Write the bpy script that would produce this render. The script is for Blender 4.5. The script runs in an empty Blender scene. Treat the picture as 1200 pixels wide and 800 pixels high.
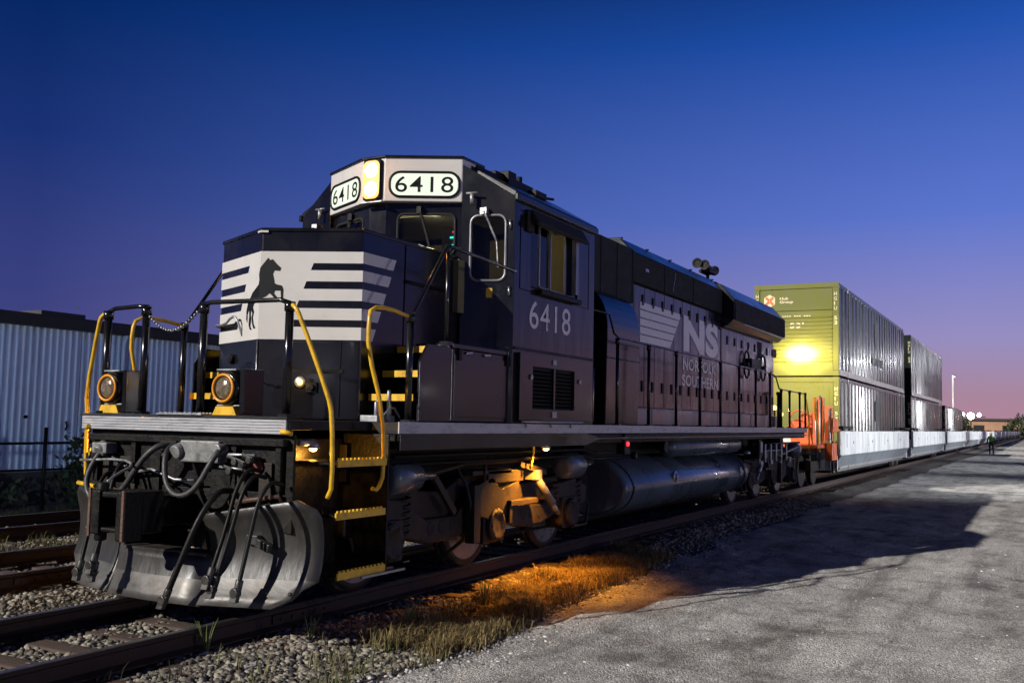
import bpy, bmesh, math, random
import numpy as np
from mathutils import Vector as V, Matrix, Quaternion
random.seed(7); rng = np.random.default_rng(7)
sc = bpy.context.scene
COL = sc.collection
# ------------------------------------------------------------------ materials
def mat(name, col, rough=.6, metal=0., coat=0., var=.25, vs=3., bump=0., bs=40., rv=.12, dirt=None, ds=1.5, da=.5, spec=None, stretch=None):
    m = bpy.data.materials.new(name); m.use_nodes = True
    n = m.node_tree.nodes; l = m.node_tree.links; p = n['Principled BSDF']
    tc = n.new('ShaderNodeTexCoord'); src = tc.outputs['Object']
    if stretch:
        mp = n.new('ShaderNodeMapping'); mp.inputs['Scale'].default_value = stretch; l.new(src, mp.inputs[0]); src = mp.outputs[0]
    nz = n.new('ShaderNodeTexNoise'); nz.inputs['Scale'].default_value = vs; nz.inputs['Detail'].default_value = 6; nz.inputs['Roughness'].default_value = .62
    l.new(src, nz.inputs['Vector'])
    mr = n.new('ShaderNodeMapRange'); mr.inputs[1].default_value = .3; mr.inputs[2].default_value = .7
    mr.inputs[3].default_value = 1 - var; mr.inputs[4].default_value = 1 + var; l.new(nz.outputs[0], mr.inputs[0])
    mx = n.new('ShaderNodeVectorMath'); mx.operation = 'SCALE'; mx.inputs[0].default_value = col[:3]; l.new(mr.outputs[0], mx.inputs['Scale'])
    out = mx.outputs[0]
    if dirt:
        n2 = n.new('ShaderNodeTexNoise'); n2.inputs['Scale'].default_value = ds; n2.inputs['Detail'].default_value = 8; n2.inputs['Roughness'].default_value = .7
        l.new(src, n2.inputs['Vector'])
        r2 = n.new('ShaderNodeMapRange'); r2.inputs[1].default_value = .48; r2.inputs[2].default_value = .68; r2.inputs[4].default_value = da; l.new(n2.outputs[0], r2.inputs[0])
        mm = n.new('ShaderNodeMix'); mm.data_type = 'RGBA'; l.new(r2.outputs[0], mm.inputs[0]); l.new(out, mm.inputs[6]); mm.inputs[7].default_value = (*dirt, 1)
        out = mm.outputs[2]
    l.new(out, p.inputs['Base Color'])
    rr = n.new('ShaderNodeMapRange'); rr.inputs[1].default_value = .3; rr.inputs[2].default_value = .7
    rr.inputs[3].default_value = max(.02, rough - rv); rr.inputs[4].default_value = min(1, rough + rv); l.new(nz.outputs[0], rr.inputs[0]); l.new(rr.outputs[0], p.inputs['Roughness'])
    p.inputs['Metallic'].default_value = metal; p.inputs['Coat Weight'].default_value = coat; p.inputs['Coat Roughness'].default_value = .08
    if spec is not None: p.inputs['Specular IOR Level'].default_value = spec
    if bump:
        b = n.new('ShaderNodeBump'); b.inputs['Strength'].default_value = bump; b.inputs['Distance'].default_value = .02
        n3 = n.new('ShaderNodeTexNoise'); n3.inputs['Scale'].default_value = bs; n3.inputs['Detail'].default_value = 4; l.new(src, n3.inputs['Vector'])
        l.new(n3.outputs[0], b.inputs['Height']); l.new(b.outputs[0], p.inputs['Normal'])
    return m
def emis(name, col, s):
    m = bpy.data.materials.new(name); m.use_nodes = True; p = m.node_tree.nodes['Principled BSDF']
    p.inputs['Base Color'].default_value = (*[c * .15 for c in col], 1); p.inputs['Emission Color'].default_value = (*col, 1); p.inputs['Emission Strength'].default_value = s; p.inputs['Roughness'].default_value = .4
    return m
def glass(name, tint=(.8, .85, .85)):
    m = bpy.data.materials.new(name); m.use_nodes = True; nt = m.node_tree; n = nt.nodes; n.clear()
    o = n.new('ShaderNodeOutputMaterial'); g = n.new('ShaderNodeBsdfGlossy'); g.inputs['Roughness'].default_value = .03
    t = n.new('ShaderNodeBsdfTransparent'); t.inputs[0].default_value = (*tint, 1); f = n.new('ShaderNodeFresnel'); f.inputs[0].default_value = 1.5; x = n.new('ShaderNodeMixShader')
    nt.links.new(f.outputs[0], x.inputs[0]); nt.links.new(t.outputs[0], x.inputs[1]); nt.links.new(g.outputs[0], x.inputs[2]); nt.links.new(x.outputs[0], o.inputs[0])
    return m
BLACK = mat('locomotive_black_paint', (.006, .006, .0075), .22, 0, .12, .25, 1.2, .04, 3.2, .08, dirt=(.03, .027, .024), ds=.9, da=.5)
MATTE = mat('matte_black', (.008, .008, .009), .8, 0, 0, .3, 6)
SOOT = mat('grimy_black_steel', (.006, .0055, .005), .5, 0, 0, .4, 8, .3, 30, dirt=(.022, .016, .011), ds=4, da=.5, spec=.18)
TRUCKM = mat('truck_casting', (.022, .017, .013), .55, 0, 0, .35, 5, .3, 50, dirt=(.055, .036, .022), ds=6, da=.5, spec=.25)
WHITE = mat('white_paint', (.60, .575, .53), .35, 0, .3, .05, 4, dirt=(.45, .42, .38), ds=2, da=.3)
SILVER = mat('reflective_grey_stripe', (.42, .42, .44), .4, .1, 0, .12, 3, dirt=(.12, .11, .1), ds=6, da=.6, stretch=(1, 1, 4))
YELL = mat('safety_yellow', (.72, .42, .015), .4, 0, .2, .15, 6, dirt=(.12, .08, .03), ds=9, da=.5)
PLOW = mat('worn_shaded_plow_steel', (.03, .028, .026), .4, 0, 0, .35, 4, .2, 14, dirt=(.075, .066, .054), ds=5, da=.6, stretch=(1, 1, .35))  # base darkened to stand for shade on the upper plow
LITBAND = mat('plow_lit_band', (.105, .10, .095), .45, .4, 0, .35, 6, .15, 20, dirt=(.08, .06, .045), ds=8, da=.7, stretch=(.4, .4, 1))  # paler colour painted in for light on the lower plow
RUBBER = mat('hose_rubber', (.007, .0065, .006), .5, 0, 0, .3, 20, spec=.2)
CABLE = mat('grey_jumper_cable', (.03, .029, .028), .55, 0, 0, .3, 20)
GLAD = mat('tarnished_gladhand', (.04, .038, .034), .45, .3, 0, .4, 14)
DOORB = mat('door_black_paint', (.0065, .0065, .008), .17, 0, .12, .25, 1.2, .55, 3.4, .07, dirt=(.03, .027, .024), ds=.9, da=.4, stretch=(1, 1, .22), spec=.45)
CHROME = mat('bare_metal', (.4, .4, .4), .35, .9, 0, .3, 20)
GALV = mat('galvanised_fitting', (.33, .34, .35), .45, .7, 0, .3, 14)
BROWNM = mat('rusty_knuckle', (.11, .06, .04), .6, .3, 0, .4, 12, .3, 40)
REDM = mat('red_fitting', (.12, .012, .01), .6)
WORNBOX = mat('flaking_grey_box', (.22, .22, .215), .5, .3, 0, .3, 6, .2, 20, dirt=(.05, .045, .04), ds=9, da=.8)
RADG = mat('satin_tank_paint', (.10, .125, .145), .3, .1, .4, .4, 1.5, .05, 8, dirt=(.07, .07, .065), ds=2, da=.45, stretch=(1, 1, .3))
GLASS = glass('window_glass'); DGLASS = glass('dark_window_glass', (.35, .38, .4))
FRAMEM = mat('aluminium_window_frame', (.24, .24, .25), .4, .6)
CABIN = mat('cab_interior_paint', (.15, .13, .07), .7)
AMBER = mat('amber_lens_ring', (.7, .28, .02), .3)
LED = emis('lit_number_glass', (.80, .90, .72), 1.04)
NUMB = mat('number_black', (.004, .0045, .005), .5, spec=.25)
HEAD = emis('lit_headlight', (1, .66, .28), 40)
HEADB = emis('headlight_reflector_glow', (1, .36, .05), 2.2)
LENS = mat('ditch_lens', (.32, .25, .16), .12, .6, .8, .5, 30)
WARM = emis('warm_lamp', (1, .55, .14), 30)
WARM2 = emis('small_amber_lamp', (1, .5, .1), 9)
REDL = emis('red_marker', (1, .03, .05), 2.5)
SCREEN = emis('cab_screen', (.05, .9, .75), 1.6)
SCREENG = emis('cab_gauge', (.35, .9, .1), 1.2)
FLOODE = emis('floodlight_face', (1, .86, .68), 90)
COOLE = emis('cool_lamp_face', (.92, .92, 1), 14)
CONT = mat('green_container_paint', (.15, .16, .018), .62, 0, 0, .14, 2, .05, 6, dirt=(.13, .13, .03), ds=1.3, da=.4, stretch=(1, 1, .4))
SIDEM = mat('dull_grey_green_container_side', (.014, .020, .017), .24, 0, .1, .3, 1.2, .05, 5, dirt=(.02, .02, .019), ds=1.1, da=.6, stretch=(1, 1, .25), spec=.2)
RAILG = mat('scuffed_container_rail', (.3, .27, .26), .5, .3, 0, .35, 4, dirt=(.1, .08, .07), ds=8, da=.6)
CREAM = mat('cream_lettering', (.8, .72, .42), .5, 0, 0, .05); ORNG = mat('orange_logo', (.75, .16, .03), .5, 0, 0, .05)
GHOST = mat('faded_grey_lettering', (.042, .047, .046), .5, 0, 0, .3)
WELL = mat('dusty_white_well_car', (.62, .63, .62), .55, 0, 0, .1, 1.5, .05, 6, dirt=(.2, .21, .21), ds=2.6, da=.75, stretch=(1, 1, .22))
WELLB = mat('grey_well_sill', (.17, .19, .21), .5, 0, 0, .2, 1.5, .05, 6, dirt=(.08, .08, .08), ds=2.6, da=.6, stretch=(1, 1, .22))  # base colour darker than the well side above
ORANGE = mat('orange_machinery_paint', (.62, .10, .012), .45, 0, .1, .25, 5, dirt=(.12, .04, .02), ds=6, da=.6)
RAIL = mat('rusty_rail_web', (.035, .019, .013), .7, .3, 0, .35, 8, .3, 60)
RAILTOP = mat('polished_rail_head', (.3, .3, .32), .35, .9, 0, .2, 10)
TIE = mat('creosoted_timber', (.065, .042, .032), .8, 0, 0, .4, 9, .6, 50, stretch=(1, .12, 1))
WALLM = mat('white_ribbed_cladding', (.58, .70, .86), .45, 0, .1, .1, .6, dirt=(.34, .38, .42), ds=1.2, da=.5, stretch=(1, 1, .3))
ROOFM = mat('dark_fascia', (.03, .025, .022), .6, 0, 0, .3, 3)
CONC = mat('dark_stained_concrete', (.06, .055, .05), .9, 0, 0, .4, 3, .4, 20)
LEAF = mat('dark_foliage', (.03, .048, .018), .7, 0, 0, .5, 7)
BARK = mat('bark', (.06, .045, .035), .9, 0, 0, .4, 10)
HIVIS = mat('hi_vis_green', (.2, .62, .04), .7, 0, 0, .05); SKIN = mat('skin', (.42, .26, .19), .6); DENIM = mat('dark_trousers', (.03, .035, .06), .8)
WARMWALL = mat('warehouse_wall_warm_light_tint', (.36, .2, .12), .8, 0, 0, .2, .3)  # warm lamplight on the far wall is put into this colour
def attr_mat(name, c0, c1, rough=.85, c2=None):
    m = bpy.data.materials.new(name); m.use_nodes = True; n = m.node_tree.nodes; l = m.node_tree.links; p = n['Principled BSDF']
    a = n.new('ShaderNodeAttribute'); a.attribute_name = 'tint'; r = n.new('ShaderNodeValToRGB')
    r.color_ramp.elements[0].color = (*c0, 1); r.color_ramp.elements[1].color = (*c1, 1)
    if c2: e = r.color_ramp.elements.new(.55); e.color = (*c2, 1)
    l.new(a.outputs['Fac'], r.inputs[0]); l.new(r.outputs[0], p.inputs['Base Color']); p.inputs['Roughness'].default_value = rough
    return m
STONE = attr_mat('ballast_stone', (.06, .052, .044), (.36, .33, .27), .85, (.19, .165, .125))
PALE = attr_mat('pale_road_stone', (.05, .045, .04), (.66, .64, .61), .9, (.34, .32, .30))
GRASSM = attr_mat('dry_grass', (.075, .055, .02), (.34, .24, .10), .8, (.2, .14, .05))
GREENG = attr_mat('weedy_grass', (.03, .045, .012), (.22, .19, .08), .8, (.10, .095, .03))

# ------------------------------------------------------------------ mesh helpers
class B:
    def __init__(s): s.bm = bmesh.new(); s.mi = 0; s.mats = []
    def use(s, m):
        if m not in s.mats: s.mats.append(m)
        s.mi = s.mats.index(m); return s
    def face(s, vs):
        f = s.bm.faces.new(vs); f.material_index = s.mi; return f
    def poly(s, pts): return s.face([s.bm.verts.new(p) for p in pts])
    def box(s, x0, x1, y0, y1, z0, z1):
        x0, x1 = sorted((x0, x1)); y0, y1 = sorted((y0, y1)); z0, z1 = sorted((z0, z1))
        v = [s.bm.verts.new((x, y, z)) for x in (x0, x1) for y in (y0, y1) for z in (z0, z1)]
        for q in ((0, 1, 3, 2), (4, 6, 7, 5), (0, 4, 5, 1), (2, 3, 7, 6), (0, 2, 6, 4), (1, 5, 7, 3)): s.face([v[i] for i in q])
        return s
    def obox(s, c, rx, ry, rz, hx, hy, hz):
        c, rx, ry, rz = V(c), V(rx).normalized(), V(ry).normalized(), V(rz).normalized()
        v = [s.bm.verts.new(c + rx * hx * a + ry * hy * b + rz * hz * d) for a in (-1, 1) for b in (-1, 1) for d in (-1, 1)]
        for q in ((0, 1, 3, 2), (4, 6, 7, 5), (0, 4, 5, 1), (2, 3, 7, 6), (0, 2, 6, 4), (1, 5, 7, 3)): s.face([v[i] for i in q])
        return s
    def bar(s, a, b, w, h):
        a, b = V(a), V(b); d = b - a; up = V((0, 0, 1)) if abs(d.normalized().z) < .95 else V((1, 0, 0)); r = d.cross(up).normalized(); u = r.cross(d).normalized()
        return s.obox((a + b) / 2, d, r, u, d.length / 2, w / 2, h / 2)
    def tube(s, pts, r, n=8, smooth=0, cap=True):
        pts = [V(p) for p in pts]
        if smooth:
            q = pts
            for _ in range(smooth):
                o = [q[0]]
                for a, b in zip(q, q[1:]): o += [a * .75 + b * .25, a * .25 + b * .75]
                o.append(q[-1]); q = o
            pts = q
        rs = list(np.interp(np.linspace(0, 1, len(pts)), np.linspace(0, 1, len(r)), r)) if isinstance(r, (list, tuple)) else [r] * len(pts)
        rings = []; d0 = None; nr = None
        for i, p in enumerate(pts):
            d = (pts[min(i + 1, len(pts) - 1)] - pts[max(i - 1, 0)])
            d = d.normalized() if d.length > 1e-9 else V((0, 0, 1))
            if nr is None: nr = d.orthogonal().normalized()
            else: nr = (d0.rotation_difference(d) @ nr); nr = (nr - d * nr.dot(d)).normalized()
            d0 = d; bt = d.cross(nr)
            rings.append([s.bm.verts.new(p + (nr * math.cos(t) + bt * math.sin(t)) * rs[i]) for t in [2 * math.pi * k / n for k in range(n)]])
        for a, b in zip(rings, rings[1:]):
            for k in range(n): f = s.face([a[k], a[(k + 1) % n], b[(k + 1) % n], b[k]]); f.smooth = True
        if cap: s.face(rings[0][::-1]); s.face(rings[-1])
        return s
    def cyl(s, a, b, r, n=20, r2=None): return s.tube([a, b], [r, r if r2 is None else r2], n)
    def lathe(s, o, ax, prof, n=28):
        o, ax = V(o), V(ax).normalized(); e = ax.orthogonal().normalized(); g = ax.cross(e); rings = []
        for t, r in prof: rings.append([s.bm.verts.new(o + ax * t + (e * math.cos(a) + g * math.sin(a)) * max(r, 1e-4)) for a in [2 * math.pi * k / n for k in range(n)]])
        for a, b in zip(rings, rings[1:]):
            for k in range(n): f = s.face([a[k], a[(k + 1) % n], b[(k + 1) % n], b[k]]); f.smooth = True
        s.face(rings[0][::-1]); s.face(rings[-1]); return s
    def prism(s, pts, ext, f):   # pts 2-D polygon, f(u,v,w) -> xyz, extruded w in ext
        a = [s.bm.verts.new(f(u, v, ext[0])) for u, v in pts]; b = [s.bm.verts.new(f(u, v, ext[1])) for u, v in pts]
        s.face(a); s.face(b[::-1]); n = len(pts)
        for i in range(n): s.face([a[(i + 1) % n], a[i], b[i], b[(i + 1) % n]])
        return s
    def plate(s, loops, th, f):  # 2-D outline with holes, given thickness
        bm = bmesh.new(); es = []
        for lp in loops:
            v = [bm.verts.new((x, y, 0)) for x, y in lp]; es += [bm.edges.new((v[i], v[(i + 1) % len(v)])) for i in range(len(v))]
        bmesh.ops.triangle_fill(bm, edges=es, use_beauty=True, use_dissolve=False, normal=(0, 0, 1))
        top = {v: s.bm.verts.new(f(v.co.x, v.co.y, 0)) for v in bm.verts}; bot = {v: s.bm.verts.new(f(v.co.x, v.co.y, th)) for v in bm.verts}
        for fc in bm.faces: s.face([top[v] for v in fc.verts]); s.face([bot[v] for v in reversed(fc.verts)])
        for e in bm.edges:
            if e.is_boundary: a, b = e.verts; s.face([top[a], top[b], bot[b], bot[a]])
        bm.free(); return s
    def done(s, name, m=None, parent=None, bev=0, loc=None, smooth=False):
        bmesh.ops.recalc_face_normals(s.bm, faces=s.bm.faces)
        me = bpy.data.meshes.new(name); s.bm.to_mesh(me); s.bm.free()
        for k in (s.mats or [m]): me.materials.append(k)
        if smooth: me.polygons.foreach_set('use_smooth', [True] * len(me.polygons))
        o = bpy.data.objects.new(name, me); COL.objects.link(o); o.parent = parent
        if loc: o.location = loc
        if bev:
            md = o.modifiers.new('edge', 'BEVEL'); md.width = bev; md.segments = 2; md.limit_method = 'ANGLE'; md.angle_limit = math.radians(40); md.harden_normals = False
        return o
def thing(name, label, cat, loc=(0, 0, 0), rz=0, group=None):
    o = bpy.data.objects.new(name, None); COL.objects.link(o); o.location = loc; o.rotation_euler = (0, 0, rz); o.empty_display_size = .2
    return tag(o, label, cat, group)
def tag(o, label, cat, group=None):
    o['label'] = label; o['category'] = cat
    if group: o['group'] = group
    return o
def struct(o): o['kind'] = 'structure'; return o
def stuff(o): o['kind'] = 'stuff'; return o
def part(name, parent, m, fn, bev=0, label=None, smooth=False):
    b = B(); fn(b); o = b.done(name, m, parent, bev, smooth=smooth)
    if label: o['label'] = label
    return o
def dup(root, loc, rz=None, label=None, group=None):
    def cp(o, par):
        c = o.copy(); COL.objects.link(c); c.parent = par
        for k in o.children: cp(k, c)
        return c
    r = cp(root, None); r.location = loc
    if rz is not None: r.rotation_euler = (0, 0, rz)
    if label: r['label'] = label
    if group: r['group'] = group
    return r
def text(txt, name, m, parent, o, right, up, w=None, h=1., bold=0., gap=1., ext=.002):
    c = bpy.data.curves.new(name, 'FONT'); c.body = txt; c.size = 1; c.extrude = 0; c.offset = bold; c.space_character = gap
    t = bpy.data.objects.new('t', c); COL.objects.link(t); dg = bpy.context.evaluated_depsgraph_get()
    me = bpy.data.meshes.new_from_object(t.evaluated_get(dg)); bpy.data.objects.remove(t)
    co = np.array([v.co[:] for v in me.vertices]); mn, mx = co.min(0), co.max(0)
    sx = (w / (mx[0] - mn[0])) if w else h / (mx[1] - mn[1]); sy = h / (mx[1] - mn[1]); right, up, o = V(right).normalized(), V(up).normalized(), V(o)
    nrm = right.cross(up)
    for v in me.vertices: v.co = o + right * ((v.co.x - mn[0]) * sx) + up * ((v.co.y - mn[1]) * sy) + nrm * ext
    me.name = name; me.materials.clear(); me.materials.append(m)
    ob = bpy.data.objects.new(name, me); COL.objects.link(ob); ob.parent = parent; return ob
def rrect(x0, x1, y0, y1, r, n=5):
    o = []
    for cx, cy, a in ((x1 - r, y1 - r, 0), (x0 + r, y1 - r, 90), (x0 + r, y0 + r, 180), (x1 - r, y0 + r, 270)):
        for k in range(n + 1): t = math.radians(a + 90 * k / n); o.append((cx + r * math.cos(t), cy + r * math.sin(t)))
    return o
def ring(b, loop, r, f, n=6):
    b.tube([f(*p) for p in loop] + [f(*loop[0])], r, n, cap=False)

# ------------------------------------------------------------------ camera
R = V((0.47418493, -0.88020646, 0.01962755)); U = V((-0.0805206, -0.02115668, 0.99652839)); F = V((0.87673547, 0.47411917, 0.08090693))
cam = bpy.data.objects.new('camera', bpy.data.cameras.new('camera')); COL.objects.link(cam); sc.camera = cam
M = Matrix((R, U, -F)).transposed().to_4x4(); M.translation = (-6.34447, -6.75709, 1.69095); cam.matrix_world = M
cam.data.sensor_width = 36; cam.data.lens = 36 * 1149.364 / 1200; cam.data.clip_end = 9000; cam.data.clip_start = .1

# ------------------------------------------------------------------ the locomotive
L = thing('diesel_locomotive', 'black six axle diesel locomotive with white striped nose and lit headlight, 6418 on its cab', 'locomotive')
def P(name, m, fn, bev=0, par=None, label=None, smooth=False): return part(name, par or L, m, fn, bev, label, smooth)
DK = 1.66   # walkway height
# frame
P('frame', SOOT, lambda b: (b.box(.1, 19.2, -.75, .75, 1.05, 1.5), b.box(1.15, 18.9, -1.5, 1.5, 1.42, 1.55), b.box(1.15, 18.9, -1.47, 1.47, 1.2, 1.42) if 0 else None), .01)
P('walkway', MATTE, lambda b: (b.box(1.13, 18.92, -1.545, 1.545, 1.55, DK), b.box(0, 1.13, -1.24, 1.24, 1.58, DK)), .006)
P('side_sill', SILVER, lambda b: b.box(1.12, 18.9, -1.562, -1.547, 1.555, DK + .004), .003, label='grey reflective stripe along the walkway edge')
P('side_sill', SILVER, lambda b: b.box(1.12, 18.9, 1.547, 1.562, 1.555, DK + .004), .003)
P('side_skirt', BLACK, lambda b: b.prism([(1.15, 1.555), (5.35, 1.555), (5.75, 1.5), (18.9, 1.5), (18.9, 1.47), (5.75, 1.47), (5.35, 1.40), (1.15, 1.40)], (-1.555, -1.52), lambda u, v, w: (u, w, v)), .004)
P('front_sill', SILVER, lambda b: [b.box(-.03, 0, -1.22, 1.30, 1.545 + k * .0245, 1.545 + k * .0245 + .021) for k in range(5)] + [b.box(-.02, .02, -1.22, 1.30, 1.54, 1.664)], .003)
P('sill_tread', MATTE, lambda b: (b.box(-.04, .16, -1.24, 1.32, 1.667, 1.69),), .004)
P('drawplate_tread', GALV, lambda b: (b.box(-.06, .2, -.28, .28, 1.692, 1.705), [b.box(-.05 + .04 * i, -.035 + .04 * i, -.27 + .06 * j, -.235 + .06 * j, 1.705, 1.713) for i in range(6) for j in range(9)]))
# pilot
def pilot(b):
    b.plate([[(-1.25, .72), (1.25, .72), (1.25, 1.54), (-1.25, 1.54)], rrect(-.32, .32, .8, 1.35, .06), rrect(-1.0, -.72, 1.05, 1.3, .05), rrect(.72, 1.0, 1.05, 1.3, .05)], .03, lambda u, v, w: (.05 + w, u, v))
    b.box(.08, .9, -.5, .5, .8, 1.05)
    for y in (-1.12, -.62, .62, 1.12): b.box(-.0, .05, y - .03, y + .03, 1.06, 1.5)
    b.box(-.03, .05, -1.2, 1.2, 1.44, 1.5)
P('pilot_plate', SOOT, pilot, .006)
for y in (.82, -.82):
    P('drop_bracket', TRUCKM, lambda b: b.plate([[(y - .22, .8), (y + .22, .8), (y + .22, 1.3), (y - .22, 1.3)], rrect(y - .08, y + .08, 1.0, 1.2, .05)], .02, lambda u, v, w: (.02 + w, u, v)), .006)
# coupler
def coupler(b):
    b.box(-.35, .3, -.13, .13, .74, 1.0)
    b.box(-.6, -.35, -.2, .16, .7, 1.05)
    b.box(-.78, -.6, .08, .2, .7, 1.06); b.box(-.8, -.6, -.24, -.14, .66, 1.06); b.box(-.76, -.6, -.15, .08, .72, .76); b.box(-.76, -.6, -.15, .08, 1.0, 1.05)
    b.cyl((-.7, .14, .64), (-.7, .14, 1.12), .05, 12)
cp = P('coupler', SOOT, coupler, .015)
P('knuckle', BROWNM, lambda b: b.box(-.81, -.79, -.245, -.215, .66, 1.07), .006, cp)
P('knuckle', BROWNM, lambda b: b.box(-.79, -.772, .175, .205, .68, 1.08), .006, cp)
P('cut_lever', GALV, lambda b: b.tube([(-.1, 1.2, 1.25), (-.12, .6, 1.28), (-.25, .3, 1.24), (-.55, .16, 1.18), (-.66, .14, 1.12)], .013, 6, 1), 0, cp)
# snow plow
def wing(b, s):
    pts = []
    N = 12; rows = []
    for i in range(N + 1):
        t = i / N; z = .13 + t * .87
        cv = .16 * math.sin(t * math.pi) ** .8
        row = []
        y0, y1 = .5 + .06 * (1 - t), 1.5
        if z < .34: y1 = 1.5 - .10 - .30 * (1 - math.sqrt(max(0, 1 - ((.34 - z) / .22) ** 2)))
        if z > .85: y1 = 1.5 - .16 * (1 - math.sqrt(max(0, 1 - ((z - .85) / .15) ** 2)))
        for j in range(9):
            u = j / 8; y = y0 + (y1 - y0) * u
            top = .1 * (u - .5) * (t ** 3)
            x = -.26 + .30 * (y - .5) + cv * .9 - (.05 * (1 - t)) + .02 * t
            row.append(b.bm.verts.new((x, s * y, z - .15 * (1 - u) * t ** 2)))
        rows.append(row)
    for a, c in zip(rows, rows[1:]):
        for j in range(8): f = b.face([a[j], a[j + 1], c[j + 1], c[j]]); f.smooth = True
def plow_mid(b):
    rows = []
    for i in range(7):
        t = i / 6; z = .11 + t * .40
        rows.append([b.bm.verts.new((-.27 - .03 * (1 - abs(y) / .56) + .13 * math.sin(t * 1.5), y, z)) for y in (-.56, -.3, 0, .3, .56)])
    for a, c in zip(rows, rows[1:]):
        for j in range(4): f = b.face([a[j], a[j + 1], c[j + 1], c[j]]); f.smooth = True
    b.box(-.16, .05, -.5, .5, .5, .525)
pl = P('snow_plow', PLOW, plow_mid)
md = pl.modifiers.new('thick', 'SOLIDIFY'); md.thickness = .02
pl.data.materials.append(LITBAND)
for f in pl.data.polygons: f.material_index = 1 if f.center.z < .30 else 0  # low faces take the painted light band
for s in (-1, 1):
    w = P('plow_wing', PLOW, lambda b: wing(b, s), 0, pl); md = w.modifiers.new('thick', 'SOLIDIFY'); md.thickness = .018
    w.data.materials.append(LITBAND)
    for f in w.data.polygons: f.material_index = 1 if f.center.z < .33 + .02 * (f.center.y > 0) else 0
    for y in (.62, .85, 1.1, 1.3): P('bolt', GLAD, lambda b: b.lathe((-.26 + .30 * (y - .5) + .16 * .9 * math.sin(.11 * math.pi / .87) ** .8 - .03, s * y, .24), (-1, 0, .2), [(0, .018), (.02, .016), (.022, .002)], 8), 0, pl)
    P('wing_step', YELL if s > 0 else BROWNM, lambda b: (b.tube([(.02, s * .66, .84), (-.06, s * .66, .955), (.0, s * 1.15, 1.03), (.06, s * 1.15, .93)] if s < 0 else [(-.1, 1.22, 1.04), (-.04, .62, .96)], .02, 8),), 0, pl)
    P('wing_brace', SOOT, lambda b: b.bar((.34, s * 1.0, .5), (.7, s * .8, .95), .06, .06), .01, pl)
    P('plow_lug', PLOW, lambda b: (b.box(-.06, .0, s * .92 - .06, s * .92 + .06, .62, .7), b.bar((-.02, s * .9, .66), (-.05, s * 1.12, .6), .05, .07)), .008, pl)
# hoses
def hose(pts, r=.018, gh=True, m=RUBBER):
    h = P('air_hose', m, lambda b: b.tube(pts, r, 8, 2))
    if gh:
        e = V(pts[-1]); d = (e - V(pts[-2])).normalized()
        P('gladhand', GLAD, lambda b: (b.cyl(e - d * .05, e + d * .03, .032, 10), b.obox(e + d * .06 + V((-.015, 0, -.01)), (1, 0, 0), (0, 1, 0), d, .022, .035, .055), b.cyl(e + d * .05 + V((-.045, 0, 0)), e + d * .05 + V((.01, 0, 0)), .042, 12)), .006, h)
for s in (1, -1):
    for k, (y, ln, sw) in enumerate(((.92, .78, .0), (.72, .82, -.05), (.64, .80, -.02))):
        z0 = 1.13 + .05 * k
        if s > 0: y -= .14 - .04 * k
        else: y += .28 + .02 * k
        hose([(-.02, s * y, z0), (-.16, s * (y - .01), z0 + .03), (-.27, s * (y - .03), z0 - .12), (-.33, s * (y - .05 + sw * .3), z0 - .42), (-.42 - .02 * k, s * (y - .06 + sw), z0 - ln)])
hose([(-.0, -.62, 1.05), (-.18, -.64, 1.06), (-.34, -.6, .85), (-.42, -.5, .5), (-.46, -.40, .22)], .026)
hose([(-.02, .95, 1.36), (-.1, .98, 1.3), (-.17, 1.05, 1.05), (-.2, .86, .86), (-.22, .52, .95), (-.22, .24, 1.3), (-.16, .12, 1.42), (-.04, .08, 1.42)], .028, False, CABLE)
hose([(-.04, .06, 1.42), (-.17, .02, 1.36), (-.23, -.06, 1.1), (-.24, -.22, .98), (-.22, -.42, 1.05), (-.15, -.55, 1.35), (-.06, -.56, 1.42)], .026, False, CABLE)
hose([(-.02, .9, 1.4), (-.05, 1.12, 1.3), (-.06, 1.2, 1.0), (.05, 1.22, .9)], .014, False)
P('jumper_receptacle', WORNBOX, lambda b: (b.box(-.1, .03, .86, 1.06, 1.32, 1.42), b.cyl((-.1, .96, 1.33), (-.02, .96, 1.4), .06, 12)), .012)
P('jumper_receptacle', WORNBOX, lambda b: (b.box(-.08, .03, -.52, -.06, 1.28, 1.47), b.cyl((-.13, -.05, 1.36), (.0, -.05, 1.4), .065, 12), b.cyl((-.12, -.53, 1.4), (.0, -.53, 1.4), .05, 12)), .014)
P('jumper_receptacle', SOOT, lambda b: (b.box(-.07, .03, .0, .2, 1.36, 1.46), b.cyl((-.1, .1, 1.3), (-.02, .1, 1.42), .05, 12)), .012)
for y, z in ((-.72, 1.3), (-.8, 1.28), (-.66, 1.22), (-.88, 1.32), (.72, 1.24), (.62, 1.2)):
    P('angle_cock', GLAD, lambda b: (b.cyl((-.1, y, z), (.04, y, z), .03, 10), b.obox((-.07, y + .03, z + .03), (0, 1, .3), (1, 0, 0), (0, -.3, 1), .06, .012, .012)), .004)
P('pilot_pipe', GALV, lambda b: (b.tube([(-.03, -.9, 1.36), (-.05, -.62, 1.36), (-.05, -.58, 1.3)], .014), b.tube([(-.03, -.5, 1.25), (-.06, -.8, 1.24)], .012), b.tube([(-.02, .55, 1.16), (-.06, .3, 1.2), (-.06, .0, 1.12), (-.02, -.2, 1.12)], .014)))
P('hose_holder', REDM, lambda b: b.cyl((.0, -.9, 1.26), (.02, -.9, 1.26), .055, 14))
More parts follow.
